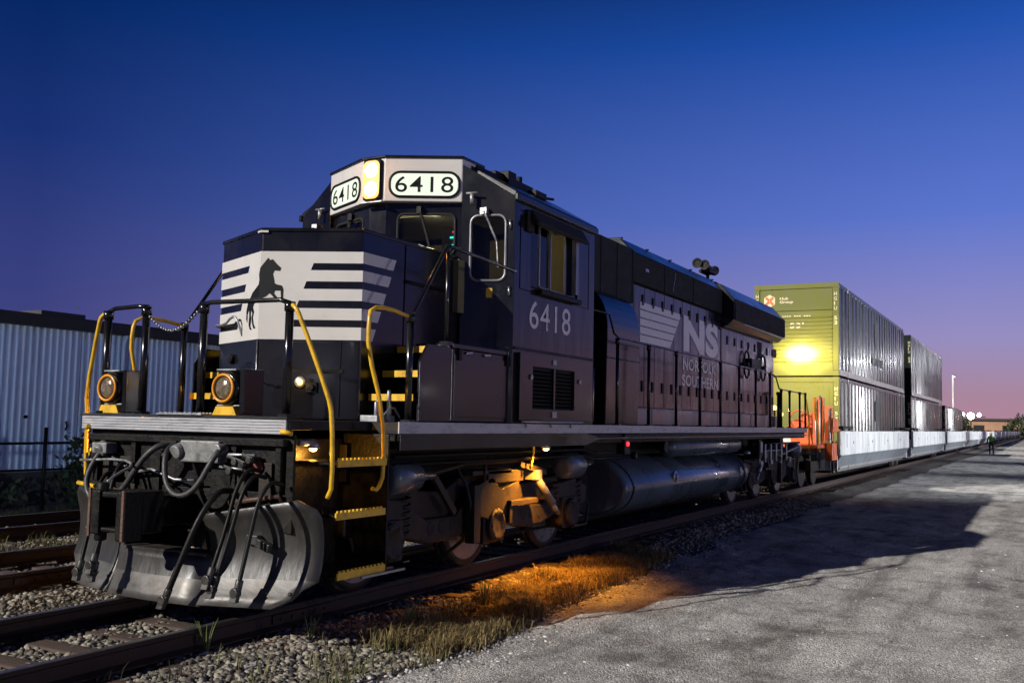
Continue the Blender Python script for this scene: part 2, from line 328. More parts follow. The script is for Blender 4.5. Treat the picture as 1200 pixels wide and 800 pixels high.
# step wells
for s in (-1, 1):
    def well_side(b):
        b.plate([[(.12, .3), (.16, 1.5), (.98, 1.5), (1.1, .3)]], .02, lambda u, v, w: (u, s * (1.0 + w), v))
        b.plate([[(1.0, .3), (1.52, .3), (1.52, 1.55), (1.0, 1.55)]], .02, lambda u, v, w: (.99 + w + .03, s * u, v))
    st = P('step_well', SOOT, well_side, .008)
    for z, x0, x1 in ((.36, .3, .98), (.86, .26, .96), (1.3, .26, .96)):
        P('step_tread', YELL, lambda b: (b.box(x0, x1, s * 1.535, s * 1.55, z - .025, z + .035), [b.obox((x0 + .03 + k * .055, s * 1.543, z + .04), (1, 0, 0), (0, 1, 0), (0, 0, 1), .014, .008, .012) for k in range(int((x1 - x0) / .055))]), 0, st, label='yellow edged serrated step tread')
        P('step_grate', SOOT, lambda b: [b.box(x0, x1, s * (1.05 + .08 * k), s * (1.065 + .08 * k), z - .01, z + .02) for k in range(6)] + [b.box(x0 + .1 * k, x0 + .1 * k + .012, s * 1.03, s * 1.53, z - .005, z + .015) for k in range(7)], 0, st)
    P('step_angle', GALV, lambda b: b.bar((.6, s * 1.57, .325), (1.25, s * 1.57, .325), .025, .02), 0, st)
# handrails
HR = BLACK
def rail(pts, r=.019, m=HR, sm=0, name='handrail', lab=None): return P(name, m, lambda b: b.tube(pts, r, 8, sm), label=lab)
def post(x, y, z0, z1, r=.034): return P('handrail_stanchion', HR, lambda b: (b.tube([(x, y, z0), (x, y, z1)], r, 8), b.cyl((x, y, z1 - .05), (x, y, z1 + .03), r * 1.35, 10), b.box(x - .05, x + .05, y - .05, y + .05, z0, z0 + .025)))
for s, yi, yo in ((-1, -.12, -1.12), (1, .62, 1.14)):
    post(.08, yi, 1.69, 2.66, .036); post(.08, yo, 1.69, 2.64, .036)
    rail([(.08, yi + s * -.03, 2.69), (.07, yi + s * .1, 2.70), (.07, yo - s * .1, 2.69), (.08, yo, 2.66)], .021)
    rail([(.08, yo, 2.65), (.06, yo + s * .07, 2.63), (.07, yo + s * .12, 2.55), (.16, s * 1.5, 1.88), (.2, s * 1.52, 1.7), (.22, s * 1.53, 1.12), (.22, s * 1.48, 1.02)], .02, YELL, 1, 'grab_rail', 'yellow front grab rail with bent lower end')
    post(1.36, s * 1.49, DK, 2.66); post(2.0, s * 1.49, 2.45, 3.43, .022)
    rail([(1.33, s * 1.49, 2.66), (1.0, s * 1.5, 2.7), (.72, s * 1.5, 2.68), (.68, s * 1.51, 2.55), (.68, s * 1.51, 2.3), (.9, s * 1.53, 1.75), (.94, s * 1.535, 1.2), (.9, s * 1.5, 1.05), (.84, s * 1.48, 1.07)], .02, YELL, 1, 'grab_rail', 'yellow grab rail behind the front steps')
    rail([(1.36, s * 1.49, 2.66), (1.42, s * 1.49, 2.72), (1.97, s * 1.49, 3.43), (2.05, s * 1.49, 3.45), (3.36, s * 1.54, 3.38)], .02)
    P('lifting_lug', YELL, lambda b: b.tube([(.0, s * 1.27, 1.55), (-.05, s * 1.18, 1.57)], .02, 8))
P('safety_chain', GALV, lambda b: [b.lathe((.08 + .0 * i, .60 - .032 * i * 1.0, 2.62 - .16 * math.sin(math.pi * i / 20)), (0, 1, .9 if i % 2 else -.9), [(-.008, .012), (0, .02), (.008, .012)], 6) for i in range(21)])
# long side handrails (camera side and far side)
for s in (-1, 1):
    xs = [6.54, 7.80, 9.08, 10.36, 11.6, 12.88, 14.16, 15.4]
    for x in xs: post(x, s * 1.49, DK, 2.86, .026)
    rail([(5.6, s * 1.5, 3.2), (6.2, s * 1.5, 3.2), (6.38, s * 1.5, 2.95), (6.54, s * 1.5, 2.9), (15.4, s * 1.49, 2.86), (15.9, s * 1.49, 2.82), (16.25, s * 1.49, 2.55), (16.5, s * 1.49, 2.54), (19.05, s * 1.49, 2.52)], .017)
    rail([(6.54, s * 1.49, 2.3), (15.4, s * 1.49, 2.28)], .009) if 0 else None
    for x in (16.45, 17.3, 18.4, 19.05): post(x, s * 1.49, DK, 2.52, .026)
post(17.9, -1.1, DK, 2.5, .05)
for s in (-1, 1):
    rail([(19.1, s * 1.45, 2.5), (19.3, s * 1.45, 2.45), (19.45, s * 1.5, 1.9), (19.45, s * 1.5, 1.1)], .02, YELL, 1, 'grab_rail', 'yellow grab rail at the rear steps')
# ditch lights
for s, y in ((1, 1.02), (-1, -.46)):
    d = P('ditch_light', BLACK, lambda b: (b.lathe((.02, y, 1.93), (1, 0, 0), [(0, .135), (.02, .15), (.22, .15), (.25, .12), (.3, .1)], 24), b.box(.05, .3, y - .2, y - .15, 1.7, 2.1)), .008)
    P('lens', LENS, lambda b: b.lathe((.0, y, 1.93), (1, 0, 0), [(-.012, .02), (-.004, .07), (.012, .1), (.018, .1)], 24), 0, d, smooth=True)
    P('lens_ring', AMBER, lambda b: b.tube([(.005, y + .118 * math.cos(t), 1.93 + .118 * math.sin(t)) for t in np.linspace(0, 2 * math.pi, 25)], .013, 6, cap=False), 0, d)
    P('light_base', YELL, lambda b: b.prism([(-.14, 1.695), (.14, 1.695), (.1, 1.77), (-.1, 1.77)], (.03, .2), lambda u, v, w: (w, y + u, v)), 0, d)
    P('light_top_plate', GALV, lambda b: b.box(.05, .3, y - .1, y + .13, 2.085, 2.1), .004, d)
    P('light_bracket', GALV, lambda b: b.box(.06, .11, y - .16, y + .12, 1.772, 1.785), .004, d)
# ------------------------------------------------------------------ nose (short hood)
LF = math.hypot(.42, .93)
def fold(s, z, off=.0):
    a = abs(s); sg = -1 if s > 0 else 1
    if a <= LF:
        t = a / LF; x, y = .91 + .42 * t, .93 * t; nx, ny = -.93 / LF, .42 / LF
        if a < 1e-5: nx, ny = -1.1, 0
        if abs(a - LF) < 1e-5: nx, ny = -.66, 1.0
    else: x, y, nx, ny = 1.33 + a - LF, .93, 0, 1
    return V((x + nx * off, sg * (y + ny * off), z))
def decal(b, pts, off=.004):
    bm = bmesh.new(); bm.faces.new([bm.verts.new((p[0], p[1], 0)) for p in pts])
    for s0 in (0, LF, -LF):
        bmesh.ops.bisect_plane(bm, geom=bm.verts[:] + bm.edges[:] + bm.faces[:], plane_co=(s0, 0, 0), plane_no=(1, 0, 0))
    bmesh.ops.triangulate(bm, faces=bm.faces[:])
    mp = {v: b.bm.verts.new(fold(v.co.x, v.co.y, off)) for v in bm.verts}
    for f in bm.faces: b.face([mp[v] for v in f.verts])
    bm.free()
NP = [(.91, 0), (1.33, -.93), (3.2, -.93), (3.2, .93), (1.33, .93)]
def nose_body(b):
    b.prism(NP, (DK + .005, 3.53), lambda u, v, w: (u, v, w))
nose = P('short_hood', BLACK, nose_body, .018)
P('hood_cap', BLACK, lambda b: b.prism([(.89, 0), (1.325, -.945), (3.1, -.945), (3.1, .945), (1.325, .945)], (3.51, 3.55), lambda u, v, w: (u, v, w)), .012, nose)
def stripes(b):
    lev = [3.315, 3.2, 3.13, 3.02, 2.945, 2.83, 2.755, 2.64, 2.57, 2.445]
    def re(z): return 1.21 + (z - 2.46) * .43
    def ls(z): return .30 + (z - 2.57) * .365       # start of the dark bars, right of the horse
    def le(z): return -(.27 + (3.2 - z) * .41)      # end of the dark bars, left of the horse
    z = lev
    # white field between the bars and the bands above, between and below them
    for a, c in ((0, 1), (2, 3), (4, 5), (6, 7), (8, 9)):
        decal(b, [(-re(z[c]), z[c]), (re(z[c]), z[c]), (re(z[a]), z[a]), (-re(z[a]), z[a])])
    for a, c in ((1, 2), (3, 4), (5, 6), (7, 8)):
        decal(b, [(le(z[c]), z[c]), (ls(z[c]), z[c]), (ls(z[a]), z[a]), (le(z[a]), z[a])])
st = P('nose_stripes', WHITE, stripes, 0, nose, label='white striped panel wrapping the nose')
horse = [(.05, 3.22), (.075, 3.25), (.09, 3.225), (.12, 3.235), (.16, 3.19), (.205, 3.15), (.195, 3.12), (.14, 3.125), (.125, 3.09), (.135, 3.05), (.145, 3.0), (.17, 2.985), (.22, 2.975), (.235, 2.94), (.235, 2.86), (.245, 2.835), (.21, 2.835), (.215, 2.86), (.21, 2.925), (.15, 2.925), (.145, 2.895), (.18, 2.855), (.165, 2.815), (.15, 2.82), (.15, 2.85), (.115, 2.885), (.1, 2.9), (.06, 2.865), (.0, 2.84), (-.06, 2.82), (-.12, 2.80), (-.14, 2.77), (-.11, 2.72), (-.135, 2.67), (-.11, 2.60), (-.06, 2.555), (-.11, 2.555), (-.15, 2.61), (-.165, 2.67), (-.15, 2.71), (-.18, 2.745), (-.19, 2.70), (-.175, 2.65), (-.19, 2.58), (-.15, 2.545), (-.2, 2.55), (-.235, 2.60), (-.225, 2.70), (-.24, 2.76), (-.27, 2.70), (-.27, 2.62), (-.3, 2.66), (-.3, 2.75), (-.265, 2.83), (-.21, 2.875), (-.16, 2.92), (-.08, 2.955), (-.02, 2.985), (-.005, 3.03), (-.02, 3.08), (.0, 3.15)]
P('horse_emblem', NUMB, lambda b: decal(b, horse, .008), 0, nose, label='black rearing horse emblem at the centre crease')
P('nose_crease_bead', CHROME, lambda b: b.tube([(.902, 0, 1.7), (.902, 0, 2.43)], .006, 6), 0, nose)
P('hood_seam', NUMB, lambda b: (b.tube([fold(LF + .72, 1.7, .002), fold(LF + .72, 3.5, .002)], .007, 4), b.tube([fold(LF + .72, 3.12, .003), fold(LF + 1.5, 3.12, .003)], .02, 6), [b.tube([fold(s0, 1.7, .001), fold(s0, 2.42, .001), fold(s0 + .5, 2.42, .001), fold(s0 + .5, 1.7, .001)], .006, 4) for s0 in (.33,)]), 0, nose)
P('nose_tag', WHITE, lambda b: decal(b, [(-.05, 3.5), (.07, 3.5), (.07, 3.52), (-.05, 3.52)], .024), 0, nose)
P('grab_iron', GALV, lambda b: b.tube([fold(-1.0, 2.62, .0), fold(-1.0, 2.64, .07), fold(-.72, 2.62, .07), fold(-.52, 2.70, .07), fold(-.42, 2.68, .06), fold(-.40, 2.5, .0)], .013, 6, 1), 0, nose)
P('latch', SOOT, lambda b: b.cyl(fold(-.62, 2.27), fold(-.62, 2.27, .04), .05, 12), .006, nose)
P('latch', SOOT, lambda b: (b.obox(fold(.56, 1.98, .02), (.42, -.93, 0), (.93, .42, 0), (0, 0, 1), .055, .02, .05), b.cyl(fold(.56, 1.98, .03), fold(.56, 1.98, .06), .03, 10)), .006, nose)
lamp = P('nose_disc', GALV, lambda b: b.lathe(fold(.44, 2.03, .0), (-.93, -.42, 0), [(0, .06), (.02, .055), (.03, .03)], 14), 0, nose)
P('bulb', WARM2, lambda b: b.lathe(fold(.44, 2.03, .028), (-.93, -.42, 0), [(0, .024), (.012, .015), (.016, .002)], 12), 0, nose)  # glowing amber centre of the nose disc
P('hatch_lip', SOOT, lambda b: decal(b, [(.36, 2.12), (.86, 2.12), (.86, 2.16), (.36, 2.16)], .012), 0, nose)
P('bell', GLAD, lambda b: b.lathe((1.7, .1, 3.55), (0, 0, 1), [(0, .09), (.03, .09), (.07, .06), (.10, .04), (.11, .005)], 16), 0, nose)
P('filler_cap', GLAD, lambda b: b.lathe((1.55, .42, 3.55), (0, 0, 1), [(0, .075), (.06, .075), (.09, .04), (.1, .005)], 14), 0, nose)
P('vent_pipe', SOOT, lambda b: b.tube([(1.6, .8, 3.54), (1.55, .62, 3.63), (1.6, .3, 3.62), (1.65, -.2, 3.6), (1.7, -.25, 3.53)], .03, 8, 1), 0, nose)
# ------------------------------------------------------------------ cab
cab = P('cab', DOORB, lambda b: (b.box(5.50, 5.55, -1.53, 1.53, DK + .006, 4.25), b.prism([(-1.52, 1.67), (1.52, 1.67), (1.52, 2.4), (-1.52, 2.4)], (3.32, 3.35), lambda u, v, w: (w, u, v)) if 0 else None, b.box(3.34, 5.5, -1.52, 1.52, 2.25, 2.3)), .008)
for s in (-1, 1):
    P('cab_side', DOORB, lambda b: b.plate([[(3.30, DK + .006), (5.55, DK + .006), (5.55, 4.24), (3.30, 4.24)], rrect(3.70, 5.02, 3.24, 4.06, .06)], .03, lambda u, v, w: (u, s * (1.55 - w), v)), .004, cab)
    P('cab_seam', NUMB, lambda b: (b.tube([(3.44, s * 1.552, 4.05), (3.44, s * 1.552, 3.2), (5.36, s * 1.552, 3.17), (5.36, s * 1.552, 4.05), (3.44, s * 1.552, 4.1)], .006, 4), b.box(3.32, 5.54, s * 1.55, s * 1.566, 2.50, 2.53)), 0, cab)
    # sliding side window
    wf = P('side_window', FRAMEM, lambda b: ([ring(b, rrect(x0, x1, 3.28, 4.02, .03), .014, lambda u, v: (u, s * 1.535, v)) for x0, x1 in ((3.95, 4.22), (4.22, 4.66))], b.box(4.86, 4.94, s * 1.54, s * 1.6, 3.3, 4.0), b.box(4.205, 4.235, s * 1.53, s * 1.56, 3.28, 4.02)), 0, cab)
    P('pane', DGLASS, lambda b: b.box(3.72, 4.2, s * 1.528, s * 1.533, 3.27, 4.04), 0, wf); P('pane', DGLASS, lambda b: b.box(4.7, 5.0, s * 1.528, s * 1.533, 3.27, 4.04), 0, wf)
    P('armrest', SOOT, lambda b: (b.box(3.85, 5.0, s * 1.552, s * 1.63, 3.18, 3.24),), .012, cab)
    P('sun_shade', MATTE, lambda b: (b.prism([(1.552, 4.13), (1.60, 4.15), (1.70, 3.98), (1.66, 3.95)], (3.62, 5.05), lambda u, v, w: (w, s * u, v)), b.box(3.56, 3.74, s * 1.552, s * 1.585, 3.88, 4.14)), .02, cab)
    P('roof_gutter', BLACK, lambda b: b.box(3.28, 5.57, s * 1.552, s * 1.60, 4.19, 4.27), .012, cab)
    # front corner wall with its window
    a, c = V((3.12, s * .955, 0)), V((3.30, s * 1.55, 0)); du = (c - a).normalized(); ln = (c - a).length; nn = V((-1, s * .3, 0)).normalized()
    f2 = lambda u, v, w: tuple(a + du * u - nn * w + V((0, 0, v)))
    P('cab_front_corner', BLACK, lambda b: b.plate([[(0, DK + .006), (ln, DK + .006), (ln, 4.24), (0, 4.62)], rrect(.11, .52, 3.27, 4.02, .09)], .03, f2), .004, cab)
    cw = P('corner_window', FRAMEM, lambda b: ring(b, rrect(.11, .52, 3.27, 4.02, .09), .017, lambda u, v: f2(u, v, -.004)), 0, cab)
    P('pane', DGLASS, lambda b: b.poly([f2(u, v, .015) for u, v in rrect(.11, .52, 3.27, 4.02, .09)]), 0, cw)
    P('wiper', CHROME, lambda b: (b.bar(f2(.27, 4.06, -.05), f2(.42, 3.72, -.04), .035, .02), b.bar(f2(.42, 3.74, -.04), f2(.44, 3.42, -.02), .012, .012), b.box(*(lambda q: (q[0] - .03, q[0] + .03, q[1] - .04, q[1] + .04, 4.03, 4.1))(f2(.27, 4.06, -.03)))), 0, cab)
    P('door_hinge', CHROME, lambda b: [b.cyl(f2(.57, z, -.01), f2(.57, z + .1, -.01), .014, 8) for z in (3.86, 3.1, 2.4)], 0, cab)
    P('warning_sticker', YELL, lambda b: b.obox(f2(.34, 3.13, -.004), du, nn, (0, 0, 1), .035, .003, .055), 0, cab)
    P('marker_lamp', GALV, lambda b: (b.tube([f2(.06, 4.27, -.05), f2(.2, 4.27, -.08)], .012), b.cyl(f2(.13, 4.14, -.07), f2(.13, 4.27, -.07), .022, 10)), 0, cab)
# V-shaped windscreen wall under the number boards
def vface(s, x0, w0, x1, w1):
    a = V((x0, s * w0, 0)); c = V((x1, s * w1, 0)); du = (c - a).normalized(); n0 = V((-(w1 - w0), s * (x1 - x0), 0)).normalized()
    if n0.x > 0: n0 = -n0
    return (lambda u, v, w: tuple(a + du * u + n0 * w + V((0, 0, v)))), (c - a).length, du, n0
for s in (-1, 1):
    f3, ln, du, n0 = vface(s, 2.80, .10, 3.17, .93)
    P('windscreen_wall', BLACK, lambda b: b.plate([[(0, 3.5), (ln, 3.5), (ln, 4.2), (0, 4.2)], rrect(.16, ln - .08, 3.58, 4.05, .07)], -.03, f3), .004, cab)
    wf = P('windscreen', MATTE, lambda b: ring(b, rrect(.16, ln - .08, 3.58, 4.05, .07), .016, lambda u, v: f3(u, v, .004)), 0, cab)
    P('pane', GLASS, lambda b: b.poly([f3(u, v, -.015) for u, v in rrect(.16, ln - .08, 3.58, 4.05, .07)]), 0, wf)
    P('wiper', SOOT, lambda b: (b.bar(f3(.42, 4.1, .05), f3(.56, 3.6, .03), .025, .018), b.box(*(lambda q: (q[0] - .03, q[0] + .03, q[1] - .03, q[1] + .03, 4.05, 4.13))(f3(.42, 4.1, .03)))), 0, cab)
P('centre_post', BLACK, lambda b: b.box(2.80, 2.86, -.13, .13, 3.5, 4.2), .01, cab)
# number board housing
HB = [(2.71, .16), (2.71, -.16), (3.11, -.955), (3.6, -.955), (3.6, .955), (3.11, .955)]
P('headboard', WHITE, lambda b: b.prism(HB, (4.18, 4.69), lambda u, v, w: (u, v, w)), .012, cab, label='cream white V-shaped number board housing')
P('headboard_cap', BLACK, lambda b: b.prism([(2.69, .165), (2.69, -.165), (3.10, -.97), (3.6, -.97), (3.6, .97), (3.10, .97)], (4.685, 4.715), lambda u, v, w: (u, v, w)), .006, cab)
for s in (-1, 1):
    f4, ln, du, n0 = vface(s, 2.71, .16, 3.11, .955)
    nb = P('number_board', LED, lambda b: b.poly([f4(u, v, .006) for u, v in rrect(.055, ln - .035, 4.235, 4.52, .12, 6)]), 0, cab, label='lit number board reading 6418')
    P('board_rim', NUMB, lambda b: ring(b, rrect(.055, ln - .035, 4.235, 4.52, .12, 6), .016, lambda u, v: f4(u, v, .006)), 0, nb)
    w = ln - .22
    if s < 0: text('6418', 'number_lettering', NUMB, nb, f4(.12, 4.285, .008), du, (0, 0, 1), w, .185, .005, 1.12)
    else: text('6418', 'number_lettering', NUMB, nb, f4(ln - .10, 4.285, .008), -du, (0, 0, 1), w, .185, .005, 1.12)
hl = P('headlight', SOOT, lambda b: (b.box(2.66, 2.72, -.125, .125, 4.2, 4.67),), .02, cab)
P('reflector', HEADB, lambda b: b.poly([(2.655, u, v) for u, v in rrect(-.115, .115, 4.21, 4.655, .07)]), 0, hl)
for z in (4.545, 4.325): P('lamp', HEAD, lambda b: b.lathe((2.652, 0, z), (-1, 0, 0), [(0, .088), (.012, .075), (.022, .03), (.024, .002)], 20), 0, hl)
P('headlight_lip', CHROME, lambda b: b.box(2.66, 2.72, -.15, .15, 4.165, 4.178), .002, cab)
# roof
def roof(b):
    pr = [(-1.58, 4.245), (-1.56, 4.30), (-.95, 4.655), (-.6, 4.70), (.6, 4.70), (.95, 4.655), (1.56, 4.30), (1.58, 4.245)]
    b.prism(pr, (3.3, 5.6), lambda u, v, w: (w, u, v))
    b.prism([(-.95, 4.5), (-.95, 4.655), (-.6, 4.69), (.6, 4.69), (.95, 4.655), (.95, 4.5)], (3.12, 3.3), lambda u, v, w: (w, u, v))
P('cab_roof', BLACK, roof, .012, cab)
P('roof_aerial', SOOT, lambda b: (b.box(3.9, 4.9, -.95, -.75, 4.62, 4.74), b.box(4.1, 4.3, -1.02, -.85, 4.6, 4.78), b.cyl((4.6, -.9, 4.65), (4.6, -.9, 4.82), .04, 8), b.box(3.4, 3.9, -.98, -.9, 4.63, 4.68), b.tube([(4.95, -1.0, 4.62), (5.3, -1.05, 4.66)], .02), b.box(4.7, 5.0, -1.1, -.95, 4.58, 4.66)), .015, cab)
# interior
P('interior_shell', CABIN, lambda b: (b.box(3.25, 5.48, -1.5, 1.5, 2.5, 2.52), b.box(5.46, 5.49, -1.5, 1.5, 2.5, 4.2), b.box(3.0, 3.2, -1.0, 1.0, 2.9, 3.5)), 0, cab)
P('crew_seat', SOOT, lambda b: (b.box(4.3, 4.8, -1.2, -.7, 3.0, 3.1), b.box(4.75, 4.85, -1.2, -.7, 3.0, 3.75), b.cyl((4.55, -.95, 2.52), (4.55, -.95, 3.0), .06), b.box(4.3, 4.8, .7, 1.2, 3.0, 3.1), b.box(4.75, 4.85, .7, 1.2, 3.0, 3.75)), .02, cab)
cs = P('control_stand', CABIN, lambda b: (b.box(3.45, 3.75, -.98, -.5, 2.5, 3.98), b.box(3.4, 3.46, -.98, -.5, 3.5, 3.98)), .02, cab)
P('screen', SCREEN, lambda b: (b.box(3.39, 3.395, -.86, -.62, 3.60, 3.635), b.box(3.39, 3.395, -.70, -.63, 3.83, 3.85), b.box(3.39, 3.395, -.68, -.65, 3.74, 3.755)), 0, cs)
P('gauge', SCREENG, lambda b: b.cyl((3.39, -.90, 3.64), (3.395, -.90, 3.64), .03, 12), 0, cs)
P('indicator', REDL, lambda b: (b.box(3.39, 3.395, -.83, -.81, 3.82, 3.84), b.box(3.39, 3.395, -.7, -.66, 3.9, 3.91)), 0, cs)
# cab lettering
text('6418', 'cab_number', WHITE, cab, (3.69, -1.552, 2.77), (1, 0, 0), (0, 0, 1), 1.12, .33, .004, 1.08)
# lower cab side: cabinets and louvred door
def louv(b):
    b.plate([[(3.40, 1.70), (5.40, 1.70), (5.40, 2.47), (3.40, 2.47)], [(3.72, 1.84), (4.86, 1.84), (4.86, 2.32), (3.72, 2.32)]], .05, lambda u, v, w: (u, -1.60 + w, v))
lv = P('louvred_cabinet', BLACK, louv, .008)
P('louvre', BLACK, lambda b: [b.obox((4.0 if k % 2 else 4.58, -1.575, 1.87 + .045 * (k // 2)), (1, 0, 0), (0, 1, .8), (0, -.8, 1), .27, .02, .003) for k in range(20)] + [b.box(4.27, 4.31, -1.60, -1.57, 1.84, 2.32)], 0, lv)
P('cabinet_back', MATTE, lambda b: b.box(3.7, 4.9, -1.555, -1.551, 1.82, 2.34), 0, lv)
P('cabinet_latch', GALV, lambda b: (b.box(4.22, 4.32, -1.612, -1.60, 2.37, 2.43), b.box(4.22, 4.34, -1.612, -1.60, 1.74, 1.81), b.cyl((3.66, -1.62, 2.2), (3.66, -1.60, 2.2), .03), b.cyl((5.0, -1.62, 2.2), (5.0, -1.60, 2.2), .03), [b.cyl((x, -1.585, 1.62), (x, -1.585, 1.69), .012) for x in (3.6, 4.25, 4.8)], b.tube([(3.45, -1.61, 1.69), (5.1, -1.61, 1.69)], .014)), 0, lv)
P('cabinet_trim', CHROME, lambda b: (b.tube([(5.45, -1.6, 1.7), (5.45, -1.6, 2.4)], .01, 6),), 0, lv)
for s in (-1, 1):
    bb = P('battery_box', BLACK, lambda b: b.box(2.1, 3.38, s * 1.1, s * 1.5, DK + .01, 2.42), .012)
    P('box_lid', BLACK, lambda b: b.box(2.1, 3.40, s * 1.05, s * 1.515, 2.42, 2.47), .008, bb)
    P('box_door', BLACK, lambda b: b.box(2.14, 3.36, s * 1.5, s * 1.508, 1.72, 2.36), .004, bb)
    for x in (2.42, 2.8): P('box_latch', CHROME, lambda b: b.obox((x, s * 1.517, 2.39), (1, 0, .1), (0, 1, 0), (0, 0, 1), .06, .008, .012), .003, bb)
    for x in (2.2, 3.22): P('box_hinge', SOOT, lambda b: b.box(x, x + .05, s * 1.508, s * 1.53, 2.3, 2.42), .003, bb)
    cs_ = P('cab_stair', BLACK, lambda b: b.prism([(1.52, DK + .01), (2.09, DK + .01), (2.09, 2.43), (1.66, 2.43), (1.52, 2.25)], (s * 1.475, s * 1.5), lambda u, v, w: (u, w, v)), .006)
    for x, z in ((1.46, 1.92), (1.68, 2.16), (1.92, 2.42)):
        stp = P('stair_tread', SOOT, lambda b: b.box(x + .01, x + .26, s * .95, s * 1.47, z - .05, z - .02), .004, cs_)
        P('stair_nosing', YELL, lambda b: b.box(x, x + .012, s * .95, s * 1.47, z - .055, z + .01), 0, cs_)
P('brake_valve_cluster', GALV, lambda b: (b.box(1.2, 1.5, -1.25, -1.05, DK, 1.72), [b.cyl((1.25 + .1 * k, -1.2 + .05 * (k % 2), 1.72), (1.25 + .1 * k, -1.2 + .05 * (k % 2), 1.85 + .06 * (k % 3)), .018) for k in range(4)], b.tube([(1.2, -1.3, 1.7), (1.35, -1.32, 1.82), (1.5, -1.3, 1.7)], .012, 6, 1)), .005)
# ------------------------------------------------------------------ long hood
HP = [(-.92, DK + .006), (-.92, 4.38), (-.72, 4.62), (.72, 4.62), (.92, 4.38), (.92, DK + .006)]
lh = P('long_hood', BLACK, lambda b: b.prism(HP, (5.62, 18.02), lambda u, v, w: (w, u, v)), .015)
P('roof_hatch', BLACK, lambda b: (b.prism([(-.985, 4.47), (-.76, 4.70), (.76, 4.70), (.985, 4.47)], (8.4, 13.45), lambda u, v, w: (w, u, v)), [b.box(x, x + .03, -.80, .80, 4.69, 4.72) for x in (8.4, 9.6, 10.8, 12.0, 13.42)]), .015, lh)
for s in (-1, 1):
    P('filter_screen', MATTE, lambda b: (b.box(5.7, 8.38, s * .93, s * .99, 3.62, 4.5), [b.box(5.75 + .65 * k, 5.78 + .65 * k, s * .99, s * 1.0, 3.62, 4.5) for k in range(5)]), .01, lh)
    P('intake_screen', MATTE, lambda b: (b.box(8.42, 13.43, s * .92, s * .985, 3.99, 4.46), [b.box(8.42, 13.43, s * .985, s * .992, 4.02 + .05 * k, 4.035 + .05 * k) for k in range(9)], [b.box(x, x + .04, s * .985, s * .998, 3.99, 4.46) for x in (9.9, 11.5)]), .004, lh)
    P('screen_tab', CHROME, lambda b: (b.box(8.95, 9.1, s * .993, s * .996, 4.22, 4.27), b.bar((10.45, s * 1.0, 4.4), (10.3, s * 1.0, 4.05), .012, .012)), 0, lh)
    def duct(b):
        pr = [(.93, DK + .008), (1.28, DK + .008), (1.30, 3.05)] + [(1.30 - .37 * (1 - math.cos(t)), 3.05 + .6 * math.sin(t)) for t in np.linspace(.15, math.pi / 2, 8)] + [(.93, 3.65)]
        b.prism(pr, (6.62, 7.9), lambda u, v, w: (w, s * u, v)); b.box(6.63, 7.92, s * .93, s * 1.31, 2.62, 2.64)
    P('blower_duct', BLACK, duct, .012, lh)
    P('hood_skirt', RADG, lambda b: [b.box(x, x + 1.24, s * .925, s * 1.03, DK + .01, 1.94) for x in [7.95 + 1.26 * k for k in range(8)]], .012, lh)
# engine room doors, each with two latches
def door(x0, x1, z0, z1, s, vent=False):
    d = P('engine_door', DOORB, lambda b: b.box(x0 + .006, x1 - .006, s * .922, s * .948, z0, z1), .010, lh)
    [P('door_latch', NUMB, lambda b: b.box((x0 + x1) / 2 + .12, (x0 + x1) / 2 + .18, s * .948, s * .965, z - .09, z + .09), .006, d) for z in (z1 - .22, z0 + .35)]
    if vent: P('door_vent', MATTE, lambda b: b.box(x0 + .12, x1 - .08, s * .949, s * .956, z1 - .42, z1 - .05), 0, d)
for s in (-1, 1):
    xs = np.linspace(8.05, 13.44, 12)
    for a, c in zip(xs, xs[1:]): door(a, c, 1.96, 3.96, s)
    xs = np.linspace(13.5, 18.0, 9)
    for i, (a, c) in enumerate(zip(xs, xs[1:])): door(a, c, 1.96, 3.70, s, i == 5)
# radiator
for s in (-1, 1):
    P('radiator_housing', BLACK, lambda b: b.prism([(.92, 3.72), (1.06, 3.74), (1.22, 3.88), (1.22, 4.30), (.93, 4.62), (.7, 4.64)], (13.5, 18.0), lambda u, v, w: (w, s * u, v)), .012, lh)
    P('radiator_screen', MATTE, lambda b: (b.box(13.54, 17.97, s * 1.222, s * 1.235, 3.86, 4.30), [b.box(13.54, 17.97, s * 1.235, s * 1.242, 3.88 + .06 * k, 3.9 + .06 * k) for k in range(7)]), 0, lh)
    P('radiator_lip', CHROME, lambda b: b.box(14.2, 17.97, s * 1.2, s * 1.24, 3.825, 3.84), 0, lh)
for x in (14.3, 15.7, 17.1):
    P('cooling_fan', SOOT, lambda b: (b.lathe((x, 0, 4.62), (0, 0, 1), [(0, .64), (.14, .64), (.16, .6), (.12, .57), (.1, .1), (.1, .02)], 28), [b.bar((x - .6, 0, 4.78), (x + .6, 0, 4.78), .02, .02), b.bar((x, -.6, 4.78), (x, .6, 4.78), .02, .02)]), 0, lh)
P('exhaust_stack', SOOT, lambda b: b.box(10.6, 11.3, -.25, .25, 4.70, 4.86), .03, lh)
hn = P('air_horn', SOOT, lambda b: (b.box(13.7, 14.3, -.55, -.45, 4.66, 4.72), b.cyl((14.0, -.5, 4.66), (14.0, -.5, 4.98), .035), b.box(13.75, 14.25, -.62, -.38, 4.93, 4.99)))
for x, y, d, z in ((13.95, -.58, -1, 5.04), (13.95, -.42, -1, 5.09), (14.05, -.5, 1, 5.06)):
    P('horn_bell', GLAD if d > 0 else SOOT, lambda b: b.lathe((x, y, z), (d, 0, 0), [(-.15, .03), (0, .035), (.22, .045), (.36, .07), (.44, .11), (.45, .10), (.4, .06)], 16), 0, hn)
